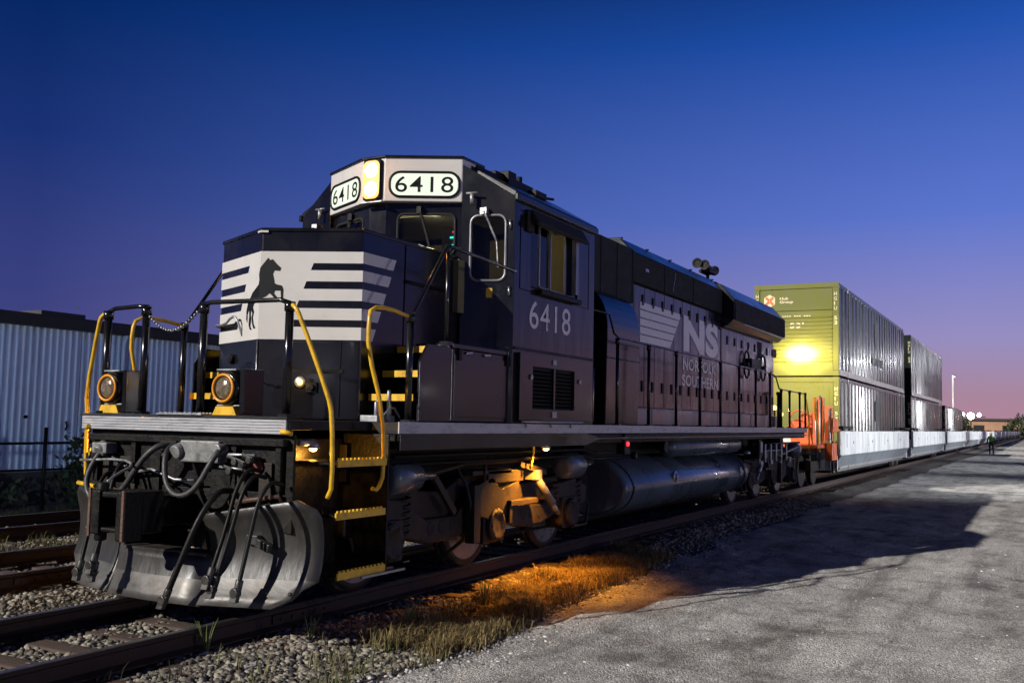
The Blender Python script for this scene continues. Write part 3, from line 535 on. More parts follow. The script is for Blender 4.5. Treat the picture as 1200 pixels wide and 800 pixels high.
# side lettering
lg = P('stripe_logo', WHITE, lambda b: [b.poly([(8.82, -.951, 3.04 + .137 * k), (10.30 + .13 * k - (.28 if k < 2 else 0) * 0, -.951, 3.04 + .137 * k), (10.42 + .13 * k, -.951, 3.155 + .137 * k), (8.82, -.951, 3.155 + .137 * k)]) for k in range(5)], 0, lh, label='white stacked stripes of the hood emblem')
text('NS', 'hood_lettering', WHITE, lh, (11.05, -.951, 3.04), (1, 0, 0), (0, 0, 1), 2.2, .68, .05, 1.05)
text('NORFOLK', 'hood_lettering', WHITE, lh, (11.02, -.951, 2.70), (1, 0, 0), (0, 0, 1), 2.1, .22, .03, 1.05)
text('SOUTHERN', 'hood_lettering', WHITE, lh, (10.98, -.951, 2.40), (1, 0, 0), (0, 0, 1), 2.28, .22, .03, 1.05)
P('brake_wheel', SOOT, lambda b: [(b.tube([(x + .22 * math.cos(t), -1.0, 3.05 + .3 * math.sin(t)) for t in np.linspace(0, 2 * math.pi, 21)], .02, 6, cap=False), b.bar((x - .2, -1.0, 3.05), (x + .2, -1.0, 3.05), .02, .03), b.cyl((x, -.95, 3.05), (x, -1.05, 3.05), .05)) for x in (15.3, 16.75)] + [b.box(15.5, 16.3, -1.06, -.95, 2.98, 3.2)], 0, lh)
rl = P('rear_headlight', SOOT, lambda b: (b.box(18.02, 18.12, -.16, .16, 3.75, 4.2), b.box(18.02, 18.3, -.95, -.85, 3.4, 3.6)), .015, lh)
for z in (4.08, 3.87): P('lamp', HEAD, lambda b: b.lathe((18.122, 0, z), (1, 0, 0), [(0, .085), (.015, .07), (.02, .002)], 18), 0, rl)
pr = P('porch_lamp', SOOT, lambda b: [b.cyl((x, y, 1.67), (x, y, z - .06), .02) for x, y, z in ((18.3, -.9, 2.15), (19.0, -.9, 2.0))], 0)
for x, y, z in ((18.3, -.9, 2.15), (19.0, -.9, 2.0)): P('bulb', WARM2, lambda b: b.lathe((x, y, z - .05), (0, 0, 1), [(0, .03), (.05, .05), (.1, .03), (.11, .003)], 12), 0, pr)
# ------------------------------------------------------------------ under the frame
TP = [(1.33 - .55 * (1 - math.cos(t)) - (.1 * max(0, math.sin(t))), .74 + .44 * math.sin(t)) for t in np.linspace(-math.pi / 2, math.pi / 2, 17)]
tank = P('fuel_tank', RADG, lambda b: b.prism(TP + [(-u, v) for u, v in TP[::-1]], (7.35, 14.25), lambda u, v, w: (w, u, v)), .05)
for f in tank.data.polygons: f.use_smooth = abs(f.normal.x) < .5
for x in (7.6, 13.9): P('tank_band', SOOT, lambda b: b.prism([(-u - .012, v) for u, v in TP] + [(-u + .01, v) for u, v in TP[::-1]], (x, x + .05), lambda u, v, w: (w, u, v)), 0, tank)
P('fuel_filler', GALV, lambda b: (b.lathe((9.55, -1.30, .82), (0, -1, 0), [(0, .1), (.03, .1), (.04, .05), (.07, .05)], 16), b.box(13.5, 13.56, -1.35, -1.3, .7, .85), b.cyl((13.7, -1.33, .72), (13.7, -1.30, .72), .05)), .004, tank)
for s in (-1, 1):
    P('air_reservoir', RADG, lambda b: b.lathe((9.4, s * 1.2, 1.31), (1, 0, 0), [(0, .03), (.04, .12), (.1, .165), (4.1, .165), (4.18, .12), (4.22, .03)], 24), 0)
P('red_marker_lamp', REDL, lambda b: b.lathe((6.85, -1.53, 1.40), (0, -1, 0), [(0, .035), (.02, .03), (.03, .005)], 12))
P('marker_housing', SOOT, lambda b: b.box(6.75, 6.95, -1.53, -1.4, 1.25, 1.54), .008)
P('drain_cap', SOOT, lambda b: b.cyl((7.3, -1.5, 1.22), (7.3, -1.42, 1.22), .05), .008)
P('horn_valve', SOOT, lambda b: b.cyl((8.6, -1.5, 1.33), (8.6, -1.4, 1.33), .1, 14), .008)
for z, rr_ in ((1.33, .025), (1.25, .02)): P('underframe_pipe', SOOT, lambda b: b.tube([(1.4, -1.3, z), (5.8, -1.3, z), (6.2, -1.25, z - .06), (7.3, -1.25, z - .06)], rr_))
for x in (.95, 6.3, 14.4, 18.0): P('equipment_box', SOOT, lambda b: b.box(x, x + .35, -1.1, -.75, 1.1, 1.45), .01)
P('underframe_pipe', SOOT, lambda b: b.tube([(14.4, -1.35, 1.3), (19.0, -1.35, 1.3)], .025))
P('equipment_box', SOOT, lambda b: b.box(14.6, 14.85, -1.45, -1.2, 1.0, 1.4), .01)
P('rear_valve', GALV, lambda b: (b.box(14.66, 14.84, -1.47, -1.45, 1.12, 1.36), [b.cyl((14.72 + .5 * k, -1.42, .9), (14.72 + .5 * k, -1.42, 1.3), .03) for k in range(6)], [b.box(14.9 + .9 * k, 15.05 + .9 * k, -1.42, -1.36, .85, .95) for k in range(4)], b.tube([(15.2, -1.4, 1.15), (16.6, -1.4, 1.15), (17.0, -1.4, 1.05), (18.6, -1.4, 1.2)], .02)), .01)
# trucks
def wheelset(b, x):
    pass
def truck(xc, flip):
    t = bpy.data.objects.new('truck', None); COL.objects.link(t); t.parent = L; t.location = (xc, 0, 0); t.rotation_euler = (0, 0, math.pi if flip else 0); t.empty_display_size = .2
    for k in (-1, 0, 1):
        x = k * 2.077
        def wh(b):
            for s in (-1, 1):
                b.use(TRUCKM); b.lathe((x, s * .66, .508), (0, s, 0), [(-.0, .53), (.03, .545), (.035, .508), (.14, .500), (.145, .43), (.10, .40), (.09, .2), (.13, .13), (.16, .1)], 40)
                b.use(RAILTOP); b.lathe((x, s * .695, .508), (0, s, 0), [(0, .5085), (.002, .509), (.102, .5015), (.104, .5)], 40)
            b.use(TRUCKM); b.cyl((x, -.66, .508), (x, .66, .508), .1, 14)
        part('wheel', t, TRUCKM, wh)
    for s in (-1, 1):
        top = [(-2.72, .60), (-2.72, .82), (-2.3, .93), (-1.72, .88), (-1.35, .66), (-.75, .66), (-.42, .88), (.42, .88), (.75, .66), (1.35, .66), (1.72, .88), (2.3, .93), (2.72, .82), (2.72, .60)]
        bot = [(2.36, .50), (1.78, .50), (1.3, .40), (.78, .40), (.34, .50), (-.34, .50), (-.78, .40), (-1.3, .40), (-1.78, .50), (-2.36, .50)]
        part('side_frame', t, TRUCKM, lambda b: (b.prism(top + bot, (s * .98, s * 1.12), lambda u, v, w: (u, w, v)), b.prism([(-1.95, .86), (-1.2, .60), (-.85, .62), (-.5, .9), (.5, .9), (.85, .62), (1.2, .60), (1.95, .86), (1.95, 1.0), (.9, .92), (.5, 1.08), (-.5, 1.08), (-.9, .92), (-1.95, 1.0)], (s * .9, s * 1.04), lambda u, v, w: (u, w, v))), .025)
        for c in (-1.04, 1.04):
            for dx in (-.22, 0, .22): part('frame_opening', t, MATTE, lambda b: b.lathe((c + dx, s * 1.12, .56), (0, s, 0), [(0, .075), (.004, .07)], 16))
        for k in (-1, 0, 1):
            x = k * 2.077
            part('journal_box', t, TRUCKM, lambda b: (b.box(x - .24, x + .24, s * .92, s * 1.17, .30, .70), b.lathe((x, s * 1.17, .50), (0, s, 0), [(0, .19), (.05, .19), (.07, .15), (.07, .13), (.05, .1), (.05, .02)], 24), [b.cyl((x + .15 * math.cos(a), s * 1.22, .5 + .15 * math.sin(a)), (x + .15 * math.cos(a), s * 1.25, .5 + .15 * math.sin(a)), .018, 6) for a in np.linspace(0, 5.2, 6)]), .02)
            for dx in (-.36, .36):
                part('coil_spring', t, TRUCKM, lambda b: b.tube([(x + dx + .085 * math.cos(q), s * 1.06 + .085 * math.sin(q), .5 + .4 * q / 37.7) for q in np.linspace(0, 37.7, 60)], .02, 6))
        for k, dr in ((-1, 1), (0, 1), (1, -1)):
            x = k * 2.077 + dr * .62
            part('brake_shoe', t, SOOT, lambda b: (b.obox((x - dr * .07, s * .73, .5), (1, 0, 0), (0, 1, 0), (0, 0, 1), .035, .06, .2), b.bar((x, s * .78, .95), (x - dr * .04, s * .78, .45), .05, .06), b.bar((x - .05, s * .8, .28), (x + .75, s * .8, .28), .03, .04)), .01)
        for x in (-2.25, 1.7):
            part('brake_cylinder', t, RADG, lambda b: b.lathe((x, s * 1.22, 1.12), (1, 0, 0), [(0, .05), (.0, .15), (.06, .17), (.42, .17), (.44, .14), (.5, .14), (.52, .05), (.85, .04)], 20))
        part('brake_rigging', t, TRUCKM, lambda b: (b.bar((-1.35, s * 1.2, 1.1), (-.9, s * 1.18, .7), .05, .08), b.tube([(-1.5, s * 1.2, 1.12), (-.7, s * 1.2, 1.22), (.6, s * 1.2, 1.22)], .025), b.box(-.55, .35, s * 1.0, s * 1.2, 1.08, 1.13), b.box(-.2, .65, s * 1.13, s * 1.2, .98, 1.12), b.bar((.5, s * 1.2, 1.18), (1.2, s * 1.2, 1.06), .09, .07), b.prism([(-.5, .95), (-.35, .62), (.05, .52), (.3, .62), (.55, .88), (.55, .98), (.1, .9), (-.1, 1.05)], (s * 1.12, s * 1.2), lambda u, v, w: (u, w, v)), b.box(.25, .95, s * 1.14, s * 1.26, .70, .76), b.box(.25, .32, s * 1.14, s * 1.24, .5, .76), b.tube([(-.3, s * 1.2, 1.0), (-.3, s * 1.22, 1.25), (-.15, s * 1.2, 1.3)], .018), b.box(-.62, -.48, s * 1.16, s * 1.27, .35, .98)), .014)
        part('shock_absorber', t, GALV, lambda b: (b.cyl((.95, s * 1.22, 1.02), (1.42, s * 1.22, .66), .05, 12), b.cyl((1.42, s * 1.22, .66), (1.6, s * 1.22, .52), .03, 10), b.box(.85, 1.02, s * 1.12, s * 1.27, .98, 1.1)))
        part('sand_pipe', t, GLAD, lambda b: b.tube([(-.62, s * 1.0, 1.2), (-.62, s * 1.22, .9), (-.58, s * 1.2, .45), (-.62, s * .85, .16)], .022, 8, 1))
        part('sand_pipe', t, GLAD, lambda b: b.tube([(2.7, s * 1.15, .55), (2.62, s * 1.16, .3), (2.2, s * 1.16, .3)], .02))
        part('sand_pipe', t, GLAD, lambda b: b.tube([(-2.66, s * 1.15, .6), (-2.6, s * 1.15, .45), (-2.55, s * 1.16, .27), (-2.0, s * 1.16, .25)], .02))
    part('bolster', t, SOOT, lambda b: (b.box(-.5, .5, -.98, .98, .62, .98), b.box(-2.3, 2.3, -.3, .3, .5, .95)), .02)
truck(3.637, False); truck(16.897, True)
# work lamps under the walkway
def lampfix(p, nm='ground_lamp'):
    x, y, z = p; q = P(nm, GALV, lambda b: (b.cyl((x - .2, y, z + .03), (x, y, z + .03), .03, 10), b.lathe((x, y, z + .05), (0, 0, -1), [(0, .02), (.03, .05), (.07, .06)], 12)))
    P('bulb', WARM, lambda b: b.lathe((x, y, z - .018), (0, 0, -1), [(0, .035), (.02, .03), (.03, .003)], 10), 0, q)
GL = [(4.35, -1.47, 1.39), (.45, -1.12, 1.44), (.45, 1.12, 1.44), (4.05, 1.32, 1.36)]
for g in GL: lampfix(g)
P('work_lamp_bracket', YELL, lambda b: (b.tube([(3.95, -1.36, 1.42), (4.2, -1.36, 1.44), (4.3, -1.33, 1.36), (4.28, -1.3, 1.12)], .018, 6, 1),))

# ------------------------------------------------------------------ containers
def container(label, front=True, h=2.9):
    t = thing('shipping_container', label, 'container', group='shipping containers on the well cars')
    w, ln = 1.295, 16.15
    fe = part('front_end', t, CONT, lambda b: (b.box(.03, .06, -1.12, 1.12, .1, h - .08), b.box(0, .12, -w + .002, w - .002, h - .14, h - .002) if 0 else b.box(.0, .05, -1.13, 1.13, h - .16, h - .003), b.box(0, .05, -1.13, 1.13, .004, .17)), .006)
    if front:
        part('end_rib', t, CONT, lambda b: [b.prism([(.03, 0), (-.004, .02), (-.004, .055), (.03, .075)], (-1.1, .98), lambda u, v, q: (u, q, .42 + .125 * k + v)) for k in range(12)], 0)
        part('header_panel', t, CONT, lambda b: (b.box(-.002, .03, -1.1, 1.1, 2.05, 2.07), b.box(-.004, .028, -1.1, 1.1, h - .5 - .3, h - .5 - .28) if 0 else b.box(.0, .03, .98, 1.1, .3, 2.0)), .003)
        text('53\'', 'end_lettering', WHITE, t, (.024, .18, 1.5), (0, -1, 0), (0, 0, 1), .42, .17, .02, 1.2)
        text('BGBHW 10\'2" CUBE', 'end_lettering', CREAM, t, (.024, .50, 1.83), (0, -1, 0), (0, 0, 1), 1.0, .06, .02) if 0 else part('end_lettering', t, CREAM, lambda b: [b.box(.018, .026, .5 - .075 * k - .05, .5 - .075 * k, 1.83, 1.89) for k in range(13) if k not in (5, 9)])
        hx = part('hexagon_logo', t, CREAM, lambda b: b.poly([(.026, .82 + .2 * math.sin(a), 2.38 + .21 * math.cos(a)) for a in np.arange(6) * math.pi / 3]))
        part('logo_cross', hx, ORNG, lambda b: [b.obox((.022, .82 + dy * .065, 2.38 + dz * .065), (1, 0, 0), (0, dy, dz), (0, -dz, dy), .002, .075, .04) for dy in (-1, 1) for dz in (-1, 1)])
        text('Hub\nGroup', 'end_lettering', CREAM, t, (.028, .50, 2.27), (0, -1, 0), (0, 0, 1), .42, .22, .03)
    else:
        part('end_rib', t, CONT, lambda b: (b.box(.022, .03, -1.0, 1.05, h - .35, h - .335), b.box(.022, .03, -1.0, 1.05, 1.35, 1.365), b.box(.022, .03, -1.0, -.985, .2, h - .35)), 0)
    for i, ch in enumerate('HGIU 53'):
        if ch != ' ':
            text(ch, 'post_lettering', CREAM, t, (-.003, -1.17, h - .42 - .15 * i - (.0 if i < 4 else .0)), (0, -1, 0), (0, 0, 1), .09 if ch != 'I' else .03, .11, .015)
            if front: text(ch, 'post_lettering', CREAM, t, (-.003, 1.25, h - .42 - .15 * i), (0, -1, 0), (0, 0, 1), .09 if ch != 'I' else .03, .11, .015)
    for s in (-1, 1): part('corner_post', t, CONT, lambda b: b.box(0, .16, s * 1.13, s * w, .17, h - .16), .008)
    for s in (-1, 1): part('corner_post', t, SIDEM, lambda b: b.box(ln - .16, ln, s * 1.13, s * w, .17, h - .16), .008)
    for z in (.0, h - .162):
        for s in (-1, 1): part('corner_casting', t, CONT, lambda b: b.box(-.004, .18, s * 1.11, s * (w + .004), z, z + .165), .008)
    for s in (-1, 1):
        for z in (.0, h - .15):
            for x in (1.6, 14.37, ln - .18): part('corner_casting', t, RAILG, lambda b: b.box(x, x + .18, s * 1.2, s * (w + .012), z, z + .15), .008)
    for s in (-1, 1):
        def corr(b):
            x = .17; pts = []
            while x < ln - .17:
                pts += [(x, w - .012), (x + .34, w - .012), (x + .42, w - .075), (x + .60, w - .075), (x + .68, w - .012)]; x += .68
            lo = [b.bm.verts.new((p[0], s * p[1], .19)) for p in pts]; hi = [b.bm.verts.new((p[0], s * p[1], h - .12)) for p in pts]
            for i in range(len(pts) - 1):
                if abs(pts[i][0] - pts[i + 1][0]) > 1e-6: b.face([lo[i], lo[i + 1], hi[i + 1], hi[i]])
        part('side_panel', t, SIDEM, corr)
        part('side_rib', t, RAILG, lambda b: [b.box(x, x + .05, s * (w - .01), s * (w + .006), .19, h - .12) for x in (1.9, 14.2)])
        part('bottom_rail', t, RAILG, lambda b: b.box(.19, ln - .19, s * (w - .06), s * w, .02, .2), .006)
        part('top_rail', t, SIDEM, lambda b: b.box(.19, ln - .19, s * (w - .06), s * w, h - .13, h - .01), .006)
        part('side_emblem', t, GHOST, lambda b: (b.poly([(8.0 + .55 * math.sin(a), s * (w - .006), 1.9 + .62 * math.cos(a)) for a in np.arange(6) * math.pi / 3]), [b.poly([(6.9 + k * .42, s * (w - .006), .75), (7.2 + k * .42, s * (w - .006), .75), (7.2 + k * .42, s * (w - .006), 1.05), (6.9 + k * .42, s * (w - .006), 1.05)]) for k in range(6)]))
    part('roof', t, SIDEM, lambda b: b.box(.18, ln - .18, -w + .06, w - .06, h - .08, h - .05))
    part('floor', t, SOOT, lambda b: b.box(.18, ln - .18, -w + .06, w - .06, .03, .1))
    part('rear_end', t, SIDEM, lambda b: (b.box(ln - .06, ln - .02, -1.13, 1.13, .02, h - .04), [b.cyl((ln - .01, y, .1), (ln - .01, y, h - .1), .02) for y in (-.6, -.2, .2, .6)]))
    return t
X0 = 24.86
c1 = container('green container at the front on top, lettered 53\' and lit by the rear headlight'); c1.location = (X0, 0, 3.28)
c2 = container('lower container of the front stack, plain green end behind the orange brake gear', False, 2.82); c2.location = (X0, 0, .42)
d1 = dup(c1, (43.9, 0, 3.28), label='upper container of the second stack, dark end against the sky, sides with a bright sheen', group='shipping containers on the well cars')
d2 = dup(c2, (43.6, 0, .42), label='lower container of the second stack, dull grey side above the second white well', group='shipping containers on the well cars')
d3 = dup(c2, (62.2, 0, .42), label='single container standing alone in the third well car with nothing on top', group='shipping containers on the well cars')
for d_ in (d1, d2, d3):      # green ends swapped to dark side material, imitating the front stack's shade
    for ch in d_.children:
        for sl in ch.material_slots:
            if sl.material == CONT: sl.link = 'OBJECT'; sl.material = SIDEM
# ------------------------------------------------------------------ well cars
def well_car(label):
    t = thing('well_car', label, 'rail car', group='white well cars of the train')
    def body(b):
        for s in (-1, 1):
            b.prism([(1.42, .86), (1.5, .87), (1.5, 1.585), (1.40, 1.585)], (.0, 16.95), lambda u, v, q: (q, s * u, v))
    part('well_side', t, WELL, body, .01)
    part('lower_sill', t, WELLB, lambda b: [b.prism([(1.17, .34), (1.20, .34), (1.492, .865), (1.45, .865)], (.15, 16.85), lambda u, v, q: (q, s * u, v)) for s in (-1, 1)], .006)
    part('well_floor', t, SOOT, lambda b: [b.box(x, x + .4, -1.2, 1.2, .34, .40) for x in (.2, 4, 8.2, 12.4, 16.3)], .01)
    for xx, d in ((0, -1), (16.95, 1)):
        part('end_bulkhead', t, WELL, lambda b: (b.box(xx, xx - d * .12, -1.4, 1.4, .42, 1.2), b.prism([(-1.4, 1.2), (1.4, 1.2), (.5, 1.35), (-.5, 1.35)], (xx - d * .12, xx + d * .5), lambda u, v, q: (q, u, v))), .012)
        part('well_step', t, SOOT, lambda b: [(b.box(xx - d * .1, xx - d * 1.9, s * 1.36, s * 1.56, 1.66, 1.74), b.bar((xx - d * .4, s * 1.5, 1.6), (xx - d * .4, s * 1.5, 1.67), .05, .1), b.bar((xx - d * 1.6, s * 1.5, 1.6), (xx - d * 1.6, s * 1.5, 1.67), .05, .1)) for s in (-1, 1)], .008)
    part('side_stain', t, SOOT, lambda b: [b.obox((1.1 + 4.1 * k, -1.502, 1.3), (1, 0, .1), (0, 1, 0), (0, 0, 1), .02, .002, .2) for k in range(4)] + [b.cyl((2.3 + 3.9 * k, -1.505, 1.24), (2.3 + 3.9 * k, -1.5, 1.24), .05) for k in range(4)])
    tk = part('truck', t, SOOT, lambda b: (b.box(17.3, 18.3, -1.0, 1.0, .55, .75), b.box(16.95, 18.6, -.4, .4, .85, 1.2), [b.box(16.75, 18.85, s * .95, s * 1.1, .45, .7) for s in (-1, 1)]), .02)
    for x in (16.95 + .05, 18.55): part('wheel', tk, TRUCKM, lambda b: [b.lathe((x, s * .66, .46), (0, s, 0), [(0, .5), (.03, .5), (.035, .46), (.14, .455), (.145, .38), (.1, .1)], 28) for s in (-1, 1)])
    return t
w1 = well_car('front white well car with stained side, directly behind the orange brake gear'); w1.location = (23.9, 0, 0)
ends = ['second white well car under the second container stack', 'third white well car carrying the single container', 'fourth white well car, first of the empty ones']
for k in range(1, 15):
    lab = ends[k - 1] if k < 4 else f'empty white well car well back along the train, {["fifth","sixth","seventh","eighth","ninth","tenth","eleventh","twelfth","thirteenth","fourteenth","last"][k-4]} counted from the locomotive'
    dup(w1, (23.9 + 18.6 * k, 0, 0), label=lab, group='white well cars of the train')
# end platform of the first well car
for o in [thing('brake_stand', 'orange hand brake stand with tall pipes at the end of the front well car', 'brake stand', (23.0, 0, 0))]:
    part('stand_column', o, ORANGE, lambda b: (b.box(-.1, .12, -1.2, -.9, 1.2, 2.55), b.box(-.12, .0, -1.45, -1.25, 1.3, 2.3), b.box(.05, .2, -.85, -.5, 1.15, 2.1), b.box(-.2, .6, -1.5, -1.42, 1.55, 1.95), b.prism([(-.9, 1.2), (-.3, 1.2), (-.2, 1.75), (-.5, 1.95), (-.8, 1.7)], (-.15, .0), lambda u, v, w: (w, u, v))), .015)
    part('deck', o, ORANGE, lambda b: (b.box(-1.4, .9, -1.3, 1.3, 1.1, 1.2), b.box(-.4, .3, -1.5, -1.3, .75, 1.25)), .02)
    part('pipe', o, GALV, lambda b: [b.cyl((-.16, y, .5), (-.16, y, z), .028, 10) for y, z in ((-1.0, 2.5), (-1.12, 2.6), (-1.38, 2.25))])
    part('ladder', o, SOOT, lambda b: (b.box(-.3, -.25, -1.5, -1.46, .4, 1.3), b.box(.3, .35, -1.5, -1.46, .4, 1.3), [b.cyl((-.3, -1.48, .5 + .2 * k), (.35, -1.48, .5 + .2 * k), .015) for k in range(4)]))
    part('hand_wheel', o, ORANGE, lambda b: (b.tube([(-.2, -.55 + .28 * math.cos(t), 1.9 + .28 * math.sin(t)) for t in np.linspace(0, 6.2832, 21)], .025, 6, cap=False), [b.bar((-.2, -.55, 1.9), (-.2, -.55 + .27 * math.cos(t), 1.9 + .27 * math.sin(t)), .03, .02) for t in (0, 1.57, 3.14, 4.71)]))
    part('air_hose', o, YELL, lambda b: b.tube([(-1.2, -1.2, 2.5), (-1.0, -1.15, 2.0), (-.8, -1.2, 1.7), (-.7, -1.2, 1.0)], .03, 8, 1))
    part('truck', o, SOOT, lambda b: (b.box(-1.4, .6, -1.1, -.95, .45, .75), b.box(-1.4, .6, .95, 1.1, .45, .75), b.box(-.8, .0, -.95, .95, .5, .9), b.box(-2.6, -1.0, -.15, .15, .75, 1.05), [b.lathe((x, s * .66, .46), (0, s, 0), [(0, .5), (.03, .5), (.035, .46), (.14, .455), (.145, .38), (.1, .1)], 28) for x in (-1.2, .45) for s in (-1, 1)]), .01)

# ------------------------------------------------------------------ tracks
def track(yc, x0, x1, label, ties=True):
    t = thing('railway_track', label, 'railway track', (0, yc, 0), group='railway tracks')
    for s in (-1, 1):
        def rl_(b):
            prof = [(-.075, -.178), (.075, -.178), (.072, -.165), (.012, -.14), (.010, -.05), (.036, -.035), (.036, -.004), (-.036, -.004), (-.036, -.035), (-.010, -.05), (-.012, -.14), (-.072, -.165)]
            b.prism(prof, (x0, x1), lambda u, v, w: (w, s * .755 + u, v))
        r = part('rail', t, RAIL, rl_)
        part('rail_head', r, RAILTOP, lambda b: b.prism([(-.03, -.0042), (.03, -.0042), (.026, -.0005), (-.026, -.0005)], (x0, x1), lambda u, v, w: (w, s * .755 + u, v)))
        part('joint_bar', r, RAIL, lambda b: (b.box(.4, 1.2, s * .755 - .03, s * .755 + .03, -.125, -.05), [b.cyl((.5 + .15 * k, s * .755 - .045, -.09), (.5 + .15 * k, s * .755 + .045, -.09), .016, 6) for k in range(5)]), .004)
    x = -4.6; first = None; n = 0
    while x < min(x1, 44) and n < 96:
        l2 = 1.27 + random.uniform(-.05, .05); rz = random.uniform(-.015, .015)
        if first is None:
            o = part('tie', t, TIE, lambda b: b.box(-.11, .11, -1.27, 1.27, -.36, -.182), .018); first = o
            [part('tie_plate', o, RAIL, lambda b: (b.box(-.09, .09, s * .755 - .17, s * .755 + .17, -.1815, -.1795), [b.box(dx - .012, dx + .012, s * .755 + dy - .012, s * .755 + dy + .012, -.18, -.155) for dx in (-.05, .05) for dy in (-.09, .09)])) for s in (-1, 1)]
        else:
            o = first.copy(); COL.objects.link(o); o.parent = t
            for ch in first.children: c = ch.copy(); COL.objects.link(c); c.parent = o
        o.location = (x, random.uniform(-.05, .05), random.uniform(-.012, .004)); o.rotation_euler = (0, 0, rz); o.scale = (random.uniform(.9, 1.08), l2 / 1.27, 1)
        x += .53 + random.uniform(-.03, .03); n += 1
track(0, -14, 420, 'main track under the locomotive and train, timber ties in pale ballast')
track(3.55, -14, 300, 'empty middle track beside the locomotive, reddish rails in ballast')
track(7.35, -14, 300, 'empty track nearest the white shed, dark rails')

# ------------------------------------------------------------------ ground and road
def noise2(x, y, f, seed):
    r = np.random.default_rng(seed); g = r.random((64, 64)); xi = x * f; yi = y * f; x0 = np.floor(xi).astype(int); y0 = np.floor(yi).astype(int); fx = xi - x0; fy = yi - y0
    fx = fx * fx * (3 - 2 * fx); fy = fy * fy * (3 - 2 * fy); G = lambda a, b: g[a % 64, b % 64]
    return (G(x0, y0) * (1 - fx) + G(x0 + 1, y0) * fx) * (1 - fy) + (G(x0, y0 + 1) * (1 - fx) + G(x0 + 1, y0 + 1) * fx) * fy - .5
def road_edge(x): return np.where(x < 8, -2.62 + .07 * np.clip(x, 0, 8), -2.06) + noise2(x, x * 0, .9, 4) * .35
def height(x, y):
    base = np.full_like(x, -.25)
    for yc in (0, 3.55, 7.35): base = np.maximum(base, np.clip(-.205 - np.clip(np.abs(y - yc) - 1.35, 0, 9) * .12, -.3, 0))
    near = np.exp(-np.clip(np.hypot(x - 2, y + 3) - 14, 0, None) / 20)
    base = base + near * (noise2(x, y, .5, 1) * .05 + noise2(x, y, 1.7, 2) * .03 + noise2(x, y, 6, 3) * .016 + noise2(x, y, 13, 5) * .012)
    rut = np.exp(-((y + 4.3 + .06 * x) / .35) ** 2) + np.exp(-((y + 5.9 + .06 * x) / .35) ** 2)
    return base - .02 * rut * near
def sheet(name, xs, ys, m, dz=0, mask=None):
    X, Y = np.meshgrid(xs, ys, indexing='ij'); Z = height(X, Y) + dz; nx, ny = X.shape
    if mask is not None: Z = Z + mask(X, Y)
    co = np.stack([X, Y, Z], -1).reshape(-1, 3); i = np.arange(nx * ny).reshape(nx, ny)
    q = np.stack([i[:-1, :-1], i[1:, :-1], i[1:, 1:], i[:-1, 1:]], -1).reshape(-1, 4)
    me = bpy.data.meshes.new(name); me.from_pydata(co.tolist(), [], q.tolist()); me.polygons.foreach_set('use_smooth', [True] * len(q)); me.materials.append(m)
    o = bpy.data.objects.new(name, me); COL.objects.link(o); return struct(o)
